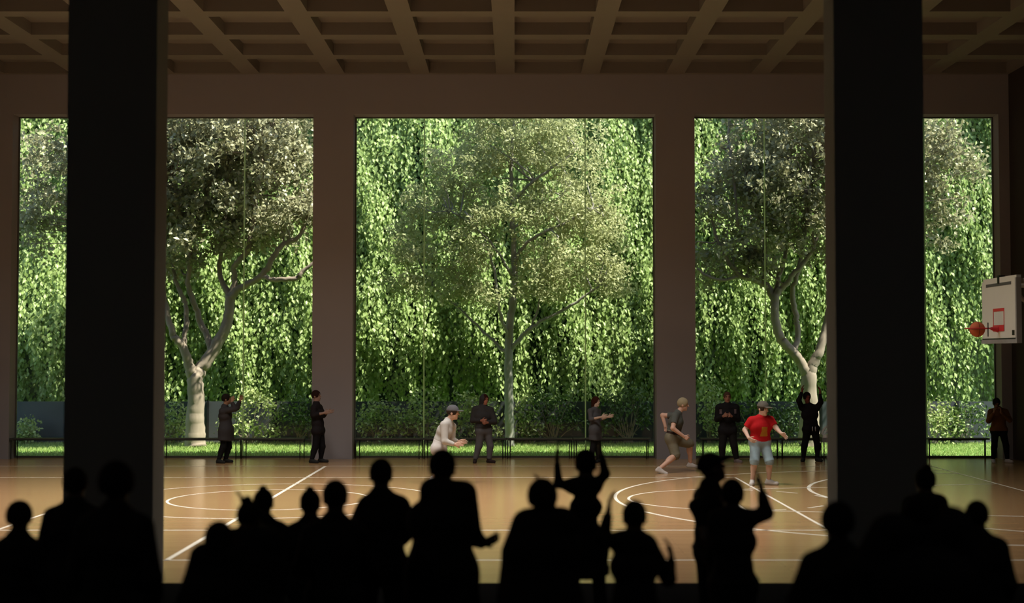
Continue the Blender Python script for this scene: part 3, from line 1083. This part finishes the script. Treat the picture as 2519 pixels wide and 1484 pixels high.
    mo = hp(0, .094, -.062)

    def paint(C):
        m = np.zeros(len(C), int)
        rel = (C - mo) / s
        m[(np.abs(rel @ hl) < .024) & (np.abs(rel @ hu) < .011) & (np.abs(rel @ hf) < .02)] = 1
        for e in eyes:
            m[np.linalg.norm(C - e, axis=1) < .0125 * s] = 2
        for e in brs:
            q = (C - e) / s
            m[(np.abs(q @ hl) < .02) & (np.abs(q @ hu) < .006) & (np.abs(q @ hf) < .02)] = 3
        return m
    part('body', B, h, [skm, lip, EYE, brow], root, paint=paint)

    # hair and headgear -----------------------------------------------
    hm = cm(haircol, .8, 'hair')
    if hair:
        t = {'short': .013, 'crop': .005, 'bushy': .026, 'long': .014, 'bun': .011, 'bob': .018}[hair]
        Hp = [ell(hp(0, -.008, .034), HR, (np.array([.078, .097, .096]) + t) * s, .02)]
        cuts = [ell(hp(0, .115, -.035), HR, np.array([.072, .07, .105]) * s, .01)]
        low = -.035
        if hair == 'long':
            Hp += [cap(hp(0, -.07, 0), hp(0, -.085, -.2), .062 * s, .055 * s, .04), cap(hp(.055, -.03, -.02), hp(.06, -.045, -.16), .035 * s, .03 * s, .03),
                   cap(hp(-.055, -.03, -.02), hp(-.06, -.045, -.16), .035 * s, .03 * s, .03)]
            low = -.3
        if hair == 'bob':
            Hp += [cap(hp(.05, -.04, 0), hp(.055, -.04, -.08), .045 * s, .04 * s, .04), cap(hp(-.05, -.04, 0), hp(-.055, -.04, -.08), .045 * s, .04 * s, .04)]
            low = -.14
        if hair == 'bun':
            Hp.append(ell(hp(0, -.06, .135), HR, np.array([.038, .038, .036]) * s, .015))
        part('hair', Hp, h, hm, root, clips=[(hp(0, 0, low), hu)], cuts=cuts)
    if cap_:
        kind, ccol = cap_
        cmn = cm(ccol, .9)
        Cp = [ell(hp(0, -.006, .036), HR, np.array([.095, .115, .108]) * s, .02)]
        cuts = []
        base = .035 if kind == 'cap' else .03
        if kind == 'hood':
            Cp = [ell(hp(0, -.02, .02), HR, np.array([.105, .12, .125]) * s, .03), cap(hp(0, -.05, -.05), hp(0, -.06, -.14), .09 * s, .1 * s, .04)]
            cuts = [ell(hp(0, .12, -.02), HR, np.array([.075, .12, .105]) * s, .01)]
            base = -.2
        o = part('hood' if kind == 'hood' else 'cap', Cp, h, cmn, root, clips=[(hp(0, 0, base), hu)], cuts=cuts)
        if kind == 'cap' and o:
            part('visor', [ell(hp(0, .115, .042), HR, np.array([.075, .085, .013]) * s, .01)], h, cmn, o)
    # clothes ------------------------------------------------------------
    if top:
        kind = top['kind']
        e = top.get('e', .016) * s
        tm = [cm(top['col'])] + [cm(c) for c in top.get('marks', [])]
        Tp = torso(e)
        sl = top.get('sleeve', 1.0)          # 0..1 upper arm, 1..2 down the forearm
        for sd in 'LR':
            Tp += arm(sd, e * .9, min(sl, 1.0), max(0, sl - 1))
        clips = []
        hem = top.get('hem', .1)
        if top.get('skirt'):
            ln = top['skirt'] * s
            for sd in 'LR':
                kd = unit(J['kn' + sd] - J['hip' + sd])
                q = J['hip' + sd] + kd * ln
                Tp.append(cap(J['hip' + sd] + up * .05 * s, q, .10 * s * b + e, .115 * s * b + e, .08, True))
            mid = (J['hipL'] + J['hipR']) / 2
            md = unit((J['knL'] + J['knR']) / 2 - mid)
            Tp.append(cap(mid + up * .06 * s, mid + md * ln, .11 * s * b + e, .12 * s * b + e, .08, True))
        else:
            clips.append((pv - up * hem * s, up))
        pm = None
        if top.get('paint'):
            pm = lambda C: top['paint'](C, dict(J=J, f=f, lf=lf, up=up, chest=chest, s=s, pv=pv))
        cuts = [cap(nk + up * .05 * s + f * .02 * s, nk + up * .2 * s, .07 * s)]
        part(kind, Tp, h, tm, root, clips=clips, paint=pm, cuts=[])
    if bottom:
        e = bottom.get('e', .014) * s
        ln = bottom.get('len', 2.0)
        Bp = [cap(J['hipL'] + up * .03 * s, J['hipR'] + up * .03 * s, .108 * s * b + e, None, .05),
              cap(waist + lf * .055 * s * b, waist - lf * .055 * s * b, .096 * s * b + e, None, .05)]
        for sd in 'LR':
            Bp += leg(sd, e, min(ln, 1.0), max(0, ln - 1) * .97)
        bm = [cm(bottom['col'])] + ([cm(bottom['belt'])] if bottom.get('belt') else [])
        pm = None
        if bottom.get('belt'):
            pm = lambda C: (np.abs((C - pv) @ up - bottom.get('belth', .1) * s) < .022 * s).astype(int)
        part('shorts' if ln < 1.6 else 'trousers', Bp, h, bm, root, clips=[(pv + up * .125 * s, -up)], paint=pm)
    if shoes is not None:
        for sd in 'LR':
            tv_, fu = tz[sd]
            N = J['an' + sd]
            bt = N - fu * .085 * s
            Sp = [cap(bt + fu * .035 * s - tv_ * .035 * s, bt + fu * .03 * s + tv_ * .15 * s, .042 * s, .04 * s, .03),
                  cap(N - tv_ * .01 * s, bt + fu * .04 * s + tv_ * .06 * s, .043 * s, .042 * s, .03)]
            sole = cm((.5, .5, .47) if sum(shoes) > .5 else (.03, .03, .03))
            part('shoe', Sp, h, [cm(shoes), sole], root, clips=[(bt, fu), (N + fu * .03 * s, -fu)],
                 paint=lambda C: (((C - bt) @ fu) < .02 * s).astype(int))
    if extra:
        extra(root, dict(J=J, f=f, lf=lf, up=up, chest=chest, s=s, pv=pv, hp=hp, h=h))
    return root


def standing(px, topy, Y, yaw=180, hipd=0.0, spread=.1, lean=(0, 0)):
    """relaxed standing joints from where the top of the head shows"""
    tz_ = float(at(px, topy, Y)[2])
    s = tz_ / 1.75
    X = xat(px, Y, tz_)
    a = math.radians(yaw)
    f = np.array([math.sin(a), -math.cos(a), 0])
    l = np.cross(UP, f)
    g = np.array([X, Y, 0.])
    J = dict(neck=g + UP * 1.49 * s + np.array([lean[0], lean[1], 0]) * .0, pelvis=g + UP * .95 * s - np.array([lean[0], lean[1], 0]))
    for sd, sg in (('L', 1), ('R', -1)):
        base = J['pelvis'] * np.array([1, 1, 0])
        J['hip' + sd] = J['pelvis'] + l * sg * .09 * s - UP * .03 * s
        J['kn' + sd] = base + l * sg * (.09 + spread * .3) * s + UP * .5 * s + f * .03 * s
        J['an' + sd] = base + l * sg * (.09 + spread * .6) * s + UP * .085 * s
    return J, s, f, l


GS, GP, GC = 'spectators standing along the window wall', 'players on the court', 'dark spectators in the foreground'
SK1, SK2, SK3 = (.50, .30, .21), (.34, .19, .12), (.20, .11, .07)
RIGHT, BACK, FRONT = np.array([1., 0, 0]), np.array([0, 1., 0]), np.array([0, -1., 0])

# -------- along the glass
person('person in a long grey coat and dark trousers holding both hands up before the face', GS, 33.95, 80,
       dict(head=(557, 983, 0), neck=(553, 1001, 0), pelvis=(556, 1060, 0), elL=(583, 1003, .22), wrL=(591, 985, .16), elR=(578, 1006, -.14), wrR=(570, 988, -.16),
            knL=(563, 1100, .1), knR=(549, 1100, -.1), anL=(555, None, .1), anR=(538, None, -.12)),
       s=1.0, look=(.95, .1, .12), skin=SK2, top=dict(kind='coat', col=(.045, .042, .045), e=.03, sleeve=1.93, skirt=.2), bottom=dict(col=(.008, .008, .009)),
       toes=dict(L=(1, -.1, 0), R=(1, -.5, 0)), hand=dict(L=UP + RIGHT * .3, R=UP + RIGHT * .2), curl=(.5, .5))
person('person all in black clapping in front of the left facade column', GS, 34.0, 75,
       dict(head=(778, 975, 0), neck=(778, 993, 0), pelvis=(783, 1061, 0), elR=(772, 1022, -.2), wrR=(798, 1016, -.22), elL=(796, 1022, .15), wrL=(806, 1014, .02),
            knL=(793, 1099, .08), knR=(776, 1100, -.08), anL=(789, None, .1), anR=(767, None, -.1)),
       s=1.04, look=(.95, -.2, .1), skin=(.30, .19, .15), haircol=(.02, .008, .006), top=dict(kind='jacket', col=(.014, .011, .013), e=.022, sleeve=1.55),
       bottom=dict(col=(.009, .008, .010)), toes=dict(L=(1, -.2, 0), R=(.9, -.5, 0)), hand=dict(R=(1, -.1, .25), L=(1, -.1, .15)), curl=(.15, .15))
person('person in a dark hooded jacket and grey jeans, hands held at the waist', GS, 34.0, 25,
       dict(head=(1192, 984, 0), neck=(1188, 1002, 0), pelvis=(1190, 1061, 0), shR=(1169, 1008, 0), shL=(1207, 1010, .05), elR=(1163, 1034, -.02), wrR=(1185, 1035, -.2),
            elL=(1216, 1038, .0), wrL=(1198, 1040, -.2), knR=(1178, 1098, -.05), knL=(1206, 1098, 0), anR=(1169, None, -.05), anL=(1203, None, 0)),
       s=1.0, look=(.6, -.75, -.05), skin=(.36, .15, .10), haircol=(.03, .006, .004), cap_=('hood', (.035, .034, .036)),
       top=dict(kind='jacket', col=(.040, .038, .040), e=.034, sleeve=1.9, hem=-.08), bottom=dict(col=(.105, .10, .108), e=.022), shoes=(.03, .018, .018),
       toes=dict(R=(-.1, -1, 0), L=(.8, -.6, 0)), curl=(.7, .7))
person('long-haired person in a grey dress holding pale hands out in front', GS, 34.1, 65,
       dict(head=(1466, 989, 0), neck=(1463, 1006, 0), pelvis=(1464, 1058, 0), shR=(1452, 1012, -.12), shL=(1472, 1012, .12), elR=(1453, 1032, -.2), wrR=(1480, 1026, -.3),
            elL=(1474, 1033, .05), wrL=(1496, 1026, -.1), knR=(1459, 1098, -.05), knL=(1471, 1098, .08), anR=(1455, None, -.08), anL=(1472, None, .1)),
       s=.95, look=(.75, -.6, 0), skin=(.62, .45, .36), hair='long', haircol=(.045, .012, .007), top=dict(kind='dress', col=(.095, .095, .105), e=.018, sleeve=1.35, skirt=.22),
       bottom=dict(col=(.014, .014, .015)), hand=dict(R=(.9, -.3, .25), L=(1, -.3, .3)), curl=(.15, .15), bulk=.92)


def badge(C, q):
    d = (C - q['chest']) / q['s']
    x, z, y = d @ q['lf'], d @ q['up'], d @ q['f']
    return ((np.abs(np.abs(x) - .165) < .026) & (np.abs(z - .075) < .05) & (y > .03)).astype(int)


person('balding person in a black jacket with two pale chest patches, facing the court', GS, 34.0, 0,
       dict(head=(1789, 978, 0), neck=(1789, 996, 0), pelvis=(1790, 1060, 0), shR=(1768, 1003, 0), shL=(1811, 1003, 0), elR=(1764, 1032, .02), wrR=(1780, 1024, -.24),
            elL=(1815, 1032, .02), wrL=(1799, 1024, -.24), knR=(1777, 1098, -.02), knL=(1806, 1098, -.02), anR=(1776, None, 0), anL=(1812, None, 0)),
       s=1.05, skin=(.42, .20, .14), hair='crop', haircol=(.10, .05, .035), top=dict(kind='jacket', col=(.016, .015, .018), e=.028, sleeve=1.93, marks=[(.16, .12, .13)], paint=badge),
       bottom=dict(col=(.018, .017, .017), e=.022), shoes=(.20, .16, .16), toes=dict(R=(-.3, -1, 0), L=(.6, -1, 0)), curl=(.9, .9))


def thigh_marks(root, q):
    J = q['J']
    for k, px in enumerate((1998, 2005)):
        p = at(px, 1050, 34.25)
        p2 = at(px + .6, 1061, 34.25)
        off = np.array([0, -.02, 0])
        MB().tube([p + off, (p + p2) / 2 + off, p2 + off], [.008, .011, .008], 6).obj('stripe', cm((.55, .55, .55)), root, True)['label'] = 'small white stripe on the thigh'


person('person in black with both arms raised beside the head, two white stripes on the thigh', GS, 34.4, 10,
       dict(head=(1985, 979, 0), neck=(1990, 998, 0), pelvis=(1995, 1058, 0), shR=(1972, 1003, 0), shL=(2010, 1004, 0), elR=(1965, 986, -.15), wrR=(1973, 964, -.1),
            elL=(2019, 990, -.05), wrL=(2017, 968, -.05), knR=(1979, 1097, -.02), knL=(2011, 1097, .02), anR=(1976, None, 0), anL=(2011, None, 0)),
       s=1.03, skin=(.20, .05, .035), top=dict(kind='jacket', col=(.012, .010, .012), e=.022, sleeve=1.93, hem=0), bottom=dict(col=(.007, .007, .007)),
       hand=dict(R=UP, L=UP), toes=dict(R=(-.4, -1, 0), L=(.4, -1, 0)), extra=thigh_marks)
person('person in a brown top and black trousers, head bowed, hands at the face', GS, 34.0, -5,
       dict(head=(2451, 993, -.08), neck=(2455, 1006, 0), pelvis=(2457, 1060, 0), shR=(2437, 1014, 0), shL=(2474, 1014, 0), elR=(2432, 1036, -.1), wrR=(2446, 1014, -.25),
            elL=(2484, 1034, -.1), wrL=(2462, 1014, -.25), knR=(2446, 1098, 0), knL=(2475, 1098, 0), anR=(2443, None, 0), anL=(2478, None, 0)),
       s=.98, look=(-.1, -.9, -.45), skin=(.25, .12, .08), top=dict(kind='shirt', col=(.17, .075, .03), e=.022, sleeve=1.9, hem=.0), bottom=dict(col=(.006, .006, .006)),
       shoes=(.5, .48, .5), toes=dict(R=(-.2, -1, 0), L=(.5, -1, 0)), hand=dict(R=UP, L=UP), curl=(.8, .8))

# -------- players
person('player in a white long-sleeved shirt and grey cap, crouching and facing the hoop', GP, 28.6, 85,
       dict(head=(1114, 1016, -.02), neck=(1103, 1036, 0), pelvis=(1078, 1102, 0), shR=(1093, 1046, -.2), shL=(1112, 1050, .19), elR=(1094, 1086, -.28), wrR=(1119, 1094, -.3),
            elL=(1112, 1082, .25), wrL=(1127, 1087, .2), hipR=(1076, 1108, -.1), hipL=(1080, 1108, .1), knR=(1102, 1146, -.15), knL=(1092, 1148, .15), anR=(1078, None, -.15), anL=(1066, None, .2)),
       s=1.14, look=(.98, -.12, -.05), skin=(.55, .36, .28), haircol=(.03, .02, .015), cap_=('cap', (.09, .09, .10)),
       top=dict(kind='shirt', col=(.40, .385, .37), e=.02, sleeve=1.93, hem=-.05), bottom=dict(col=(.5, .48, .48), len=1.25, e=.028), shoes=(.5, .5, .5),
       hand=dict(R=(1, -.2, .12), L=(1, .1, .05)), curl=(.15, .25), toes=dict(R=(1, -.2, 0), L=(1, .2, 0)))
person('blond player in a dark grey t-shirt and khaki shorts, running towards the hoop', GP, 31.3, 78,
       dict(head=(1680, 996, 0), neck=(1668, 1016, 0), pelvis=(1654, 1076, 0), shR=(1661, 1024, -.2), shL=(1664, 1024, .19), elR=(1655, 1054, -.34), wrR=(1682, 1074, -.3),
            elL=(1630, 1022, .3), wrL=(1637, 1050, .25), hipR=(1652, 1082, -.11), hipL=(1660, 1082, .11), knR=(1662, 1121, -.2), knL=(1697, 1092, .2),
            anR=(1623, 1153, -.38), anL=(1698, 1141, .3)),
       s=1.12, look=(.97, -.1, -.08), skin=(.56, .34, .26), haircol=(.30, .25, .16), hair='short', bulk=1.1,
       top=dict(kind='shirt', col=(.085, .09, .082), e=.018, sleeve=.62, hem=.06), bottom=dict(col=(.155, .14, .10), len=1.12, e=.028, belt=(.03, .016, .012), belth=.085),
       shoes=(.48, .44, .42), toes=dict(R=(.95, -.15, -.32), L=(.98, -.1, -.06)), hand=dict(R=(.8, -.1, -.45), L=(.25, 0, -1)), curl=(1.1, .9))


def emblem(C, q):
    d = (C - q['chest']) / q['s']
    x, z, y = d @ q['lf'], d @ q['up'], d @ q['f']
    return ((np.abs(x - .005) < .055 + .25 * np.maximum(0, -z - .05)) & (np.abs(z + .055) < .085) & (y > .03)).astype(int)


person('player in a red t-shirt with a yellow print, pale blue shorts and a cap', GP, 28.2, 18,
       dict(head=(1877, 1006, -.03), neck=(1873, 1028, 0), pelvis=(1869, 1086, .1), shR=(1848, 1036, 0), shL=(1895, 1034, .05), elR=(1832, 1058, .02), wrR=(1842, 1078, -.22),
            elL=(1910, 1054, -.05), wrL=(1921, 1066, -.22), hipR=(1859, 1090, .05), hipL=(1879, 1090, .1), knR=(1856, 1136, -.1), knL=(1893, 1136, -.05), anR=(1851, None, .0), anL=(1891, None, .05)),
       s=1.12, look=(.62, -.75, -.12), skin=(.58, .40, .32), haircol=(.04, .03, .02), cap_=('cap', (.11, .10, .085)),
       top=dict(kind='shirt', col=(.42, .010, .014), e=.024, sleeve=.68, hem=-.03, marks=[(.40, .17, .02)], paint=emblem),
       bottom=dict(col=(.25, .34, .39), len=1.13, e=.024), shoes=(.52, .50, .48), toes=dict(R=(-.3, -1, 0), L=(.85, -.55, 0)),
       hand=dict(R=(.5, -.5, -.4), L=(.8, -.4, -.6)), curl=(.25, .35))


# -------- dark crowd
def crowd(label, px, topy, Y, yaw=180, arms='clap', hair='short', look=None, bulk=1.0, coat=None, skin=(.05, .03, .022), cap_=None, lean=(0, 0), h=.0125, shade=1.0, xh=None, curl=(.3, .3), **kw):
    J, s, f, l = standing(px, topy, Y, yaw, lean=lean)
    if xh:
        J['head'] = J['neck'] + UP * .135 * s + np.array([xh[0], xh[1], 0.])
    for sd, sg in (('L', 1), ('R', -1)):
        S_ = J['neck'] - UP * .10 * s + l * sg * .165 * s * bulk
        if arms == 'clap':
            J['el' + sd] = S_ + l * sg * .09 * s - UP * .25 * s + f * .06 * s
            J['wr' + sd] = J['el' + sd] + f * .19 * s - l * sg * .14 * s + UP * .08 * s
        else:
            J['el' + sd] = S_ + l * sg * .07 * s - UP * .28 * s - f * .02 * s
            J['wr' + sd] = J['el' + sd] - UP * .22 * s + f * .1 * s
    hd = {}
    for k, v in kw.items():
        if k[:2] in ('el', 'wr', 'sh'):
            J[k] = v if isinstance(v, np.ndarray) else at(v[0], v[1], Y + (v[2] if len(v) > 2 else 0))
        if k[:4] == 'hand':
            hd[k[4]] = np.array(v, float)
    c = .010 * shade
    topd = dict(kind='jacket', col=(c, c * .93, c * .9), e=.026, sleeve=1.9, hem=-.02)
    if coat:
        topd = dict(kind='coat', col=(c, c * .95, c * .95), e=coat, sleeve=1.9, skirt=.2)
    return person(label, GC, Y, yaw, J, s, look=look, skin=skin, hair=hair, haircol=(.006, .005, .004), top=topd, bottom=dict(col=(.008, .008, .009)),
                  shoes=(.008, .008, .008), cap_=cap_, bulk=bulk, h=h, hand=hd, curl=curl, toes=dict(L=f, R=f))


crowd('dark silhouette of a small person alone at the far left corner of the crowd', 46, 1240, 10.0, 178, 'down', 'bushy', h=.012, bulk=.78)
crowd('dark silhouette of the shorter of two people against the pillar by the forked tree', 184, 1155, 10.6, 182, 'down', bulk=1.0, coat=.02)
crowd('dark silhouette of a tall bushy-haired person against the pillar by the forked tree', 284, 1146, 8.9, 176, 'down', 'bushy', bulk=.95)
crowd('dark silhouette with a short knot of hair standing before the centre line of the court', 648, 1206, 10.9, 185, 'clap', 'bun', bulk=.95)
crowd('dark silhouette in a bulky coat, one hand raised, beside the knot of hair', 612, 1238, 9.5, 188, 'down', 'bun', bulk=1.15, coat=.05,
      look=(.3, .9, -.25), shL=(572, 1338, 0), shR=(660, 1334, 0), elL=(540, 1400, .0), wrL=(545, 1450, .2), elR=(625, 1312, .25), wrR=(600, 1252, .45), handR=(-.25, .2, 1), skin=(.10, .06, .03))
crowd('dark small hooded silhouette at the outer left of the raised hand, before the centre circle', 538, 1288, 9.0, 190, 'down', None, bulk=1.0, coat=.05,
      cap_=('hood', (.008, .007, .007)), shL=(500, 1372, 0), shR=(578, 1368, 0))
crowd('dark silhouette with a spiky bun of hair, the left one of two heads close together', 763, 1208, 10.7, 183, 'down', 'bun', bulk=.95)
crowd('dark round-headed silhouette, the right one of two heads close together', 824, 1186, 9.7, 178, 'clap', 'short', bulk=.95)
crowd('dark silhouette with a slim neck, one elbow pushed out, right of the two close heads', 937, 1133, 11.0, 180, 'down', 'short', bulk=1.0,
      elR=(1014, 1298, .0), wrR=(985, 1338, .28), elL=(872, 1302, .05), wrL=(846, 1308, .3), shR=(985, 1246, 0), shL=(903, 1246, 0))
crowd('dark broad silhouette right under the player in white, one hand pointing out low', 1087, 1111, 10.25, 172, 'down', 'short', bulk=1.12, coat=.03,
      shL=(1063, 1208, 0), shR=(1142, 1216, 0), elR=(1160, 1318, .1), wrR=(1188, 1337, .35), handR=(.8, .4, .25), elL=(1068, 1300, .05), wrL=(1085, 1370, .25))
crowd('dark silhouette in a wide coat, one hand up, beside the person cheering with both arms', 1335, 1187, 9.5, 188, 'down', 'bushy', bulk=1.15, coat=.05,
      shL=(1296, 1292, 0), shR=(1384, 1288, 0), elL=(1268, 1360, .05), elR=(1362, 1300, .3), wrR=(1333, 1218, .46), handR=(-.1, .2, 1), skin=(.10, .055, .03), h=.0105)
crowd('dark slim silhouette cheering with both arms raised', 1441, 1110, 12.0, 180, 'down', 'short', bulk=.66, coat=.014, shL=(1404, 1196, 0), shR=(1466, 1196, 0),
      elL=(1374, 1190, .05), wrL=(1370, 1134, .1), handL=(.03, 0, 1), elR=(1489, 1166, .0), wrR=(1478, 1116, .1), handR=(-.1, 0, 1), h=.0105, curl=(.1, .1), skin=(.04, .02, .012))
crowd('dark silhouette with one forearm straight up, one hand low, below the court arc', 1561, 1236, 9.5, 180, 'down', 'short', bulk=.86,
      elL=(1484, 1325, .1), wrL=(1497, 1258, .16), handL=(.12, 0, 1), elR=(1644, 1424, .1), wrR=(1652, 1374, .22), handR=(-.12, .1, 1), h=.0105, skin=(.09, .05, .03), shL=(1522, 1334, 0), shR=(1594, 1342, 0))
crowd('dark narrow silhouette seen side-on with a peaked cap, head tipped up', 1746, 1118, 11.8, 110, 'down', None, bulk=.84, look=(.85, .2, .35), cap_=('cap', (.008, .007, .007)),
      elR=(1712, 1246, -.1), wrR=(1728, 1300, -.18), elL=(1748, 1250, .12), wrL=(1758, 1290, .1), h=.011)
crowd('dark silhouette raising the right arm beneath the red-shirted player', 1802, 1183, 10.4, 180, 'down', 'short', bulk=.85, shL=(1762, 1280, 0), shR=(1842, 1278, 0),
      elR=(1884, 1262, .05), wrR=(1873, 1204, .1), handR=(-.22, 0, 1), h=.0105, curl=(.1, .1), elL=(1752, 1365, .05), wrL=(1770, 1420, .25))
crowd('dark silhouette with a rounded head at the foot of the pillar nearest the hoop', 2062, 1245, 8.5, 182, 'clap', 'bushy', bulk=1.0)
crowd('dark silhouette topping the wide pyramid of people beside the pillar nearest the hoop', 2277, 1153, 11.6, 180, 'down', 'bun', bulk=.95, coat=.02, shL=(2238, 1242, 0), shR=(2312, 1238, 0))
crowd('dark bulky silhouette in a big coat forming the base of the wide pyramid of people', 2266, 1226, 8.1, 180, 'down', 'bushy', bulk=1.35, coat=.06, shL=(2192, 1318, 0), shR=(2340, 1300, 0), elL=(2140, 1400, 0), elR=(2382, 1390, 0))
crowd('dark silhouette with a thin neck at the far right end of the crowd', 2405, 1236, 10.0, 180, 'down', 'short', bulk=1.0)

# ------------------------------------------------------------------ light
wd = bpy.data.worlds.new('sky')
SC.world = wd
wd.use_nodes = True
nt = wd.node_tree
bg = nt.nodes['Background']
sk = nt.nodes.new('ShaderNodeTexSky')
sk.sky_type = 'NISHITA'
sk.sun_disc = False
sk.sun_elevation = math.radians(56)
sk.sun_rotation = math.radians(95)
nt.links.new(sk.outputs[0], bg.inputs['Color'])
bg.inputs['Strength'].default_value = .34

sd = Vector((-.52, .17, -.83)).normalized()
sl = bpy.data.lights.new('sun', 'SUN')
sl.energy = 14.0
sl.angle = math.radians(.6)
sl.color = (1.0, .95, .84)
so = bpy.data.objects.new('sun', sl)
so.rotation_euler = sd.to_track_quat('-Z', 'Y').to_euler()
so.location = (10, 20, 30)
COL.objects.link(so)


def area_light(x, y, e, sx, sy, spread, col=(1, .93, .84)):
    l = bpy.data.lights.new('court_and_fill_light', 'AREA')
    l.shape = 'RECTANGLE'
    l.size, l.size_y = sx, sy
    l.energy = e
    l.spread = math.radians(spread)
    l.color = col
    o = bpy.data.objects.new('court_and_fill_light', l)  # court lamps and added fill lights share this name
    o.location = (x, y, ZC - .05)
    COL.objects.link(o)


for x in (-9.5, -5.3, -1.1, 3.1):
    for y in (22.0, 26.2):
        area_light(x, y, 140, 1.2, .5, 105)
    area_light(x, 27.4, 60, 1.2, .4, 125)  # extra row added as fill for the window wall and its spectators
for x in (-8.56, 7.6):
    area_light(x, 4.5, 30, .9, .5, 180, (1, .97, .92))  # added fill lights, no fixtures here, lifting the foreground pillars
SC.cycles.use_denoising = True
SC.cycles.max_bounces = 8
SC.cycles.transparent_max_bounces = 12
SC.cycles.sample_clamp_indirect = 6
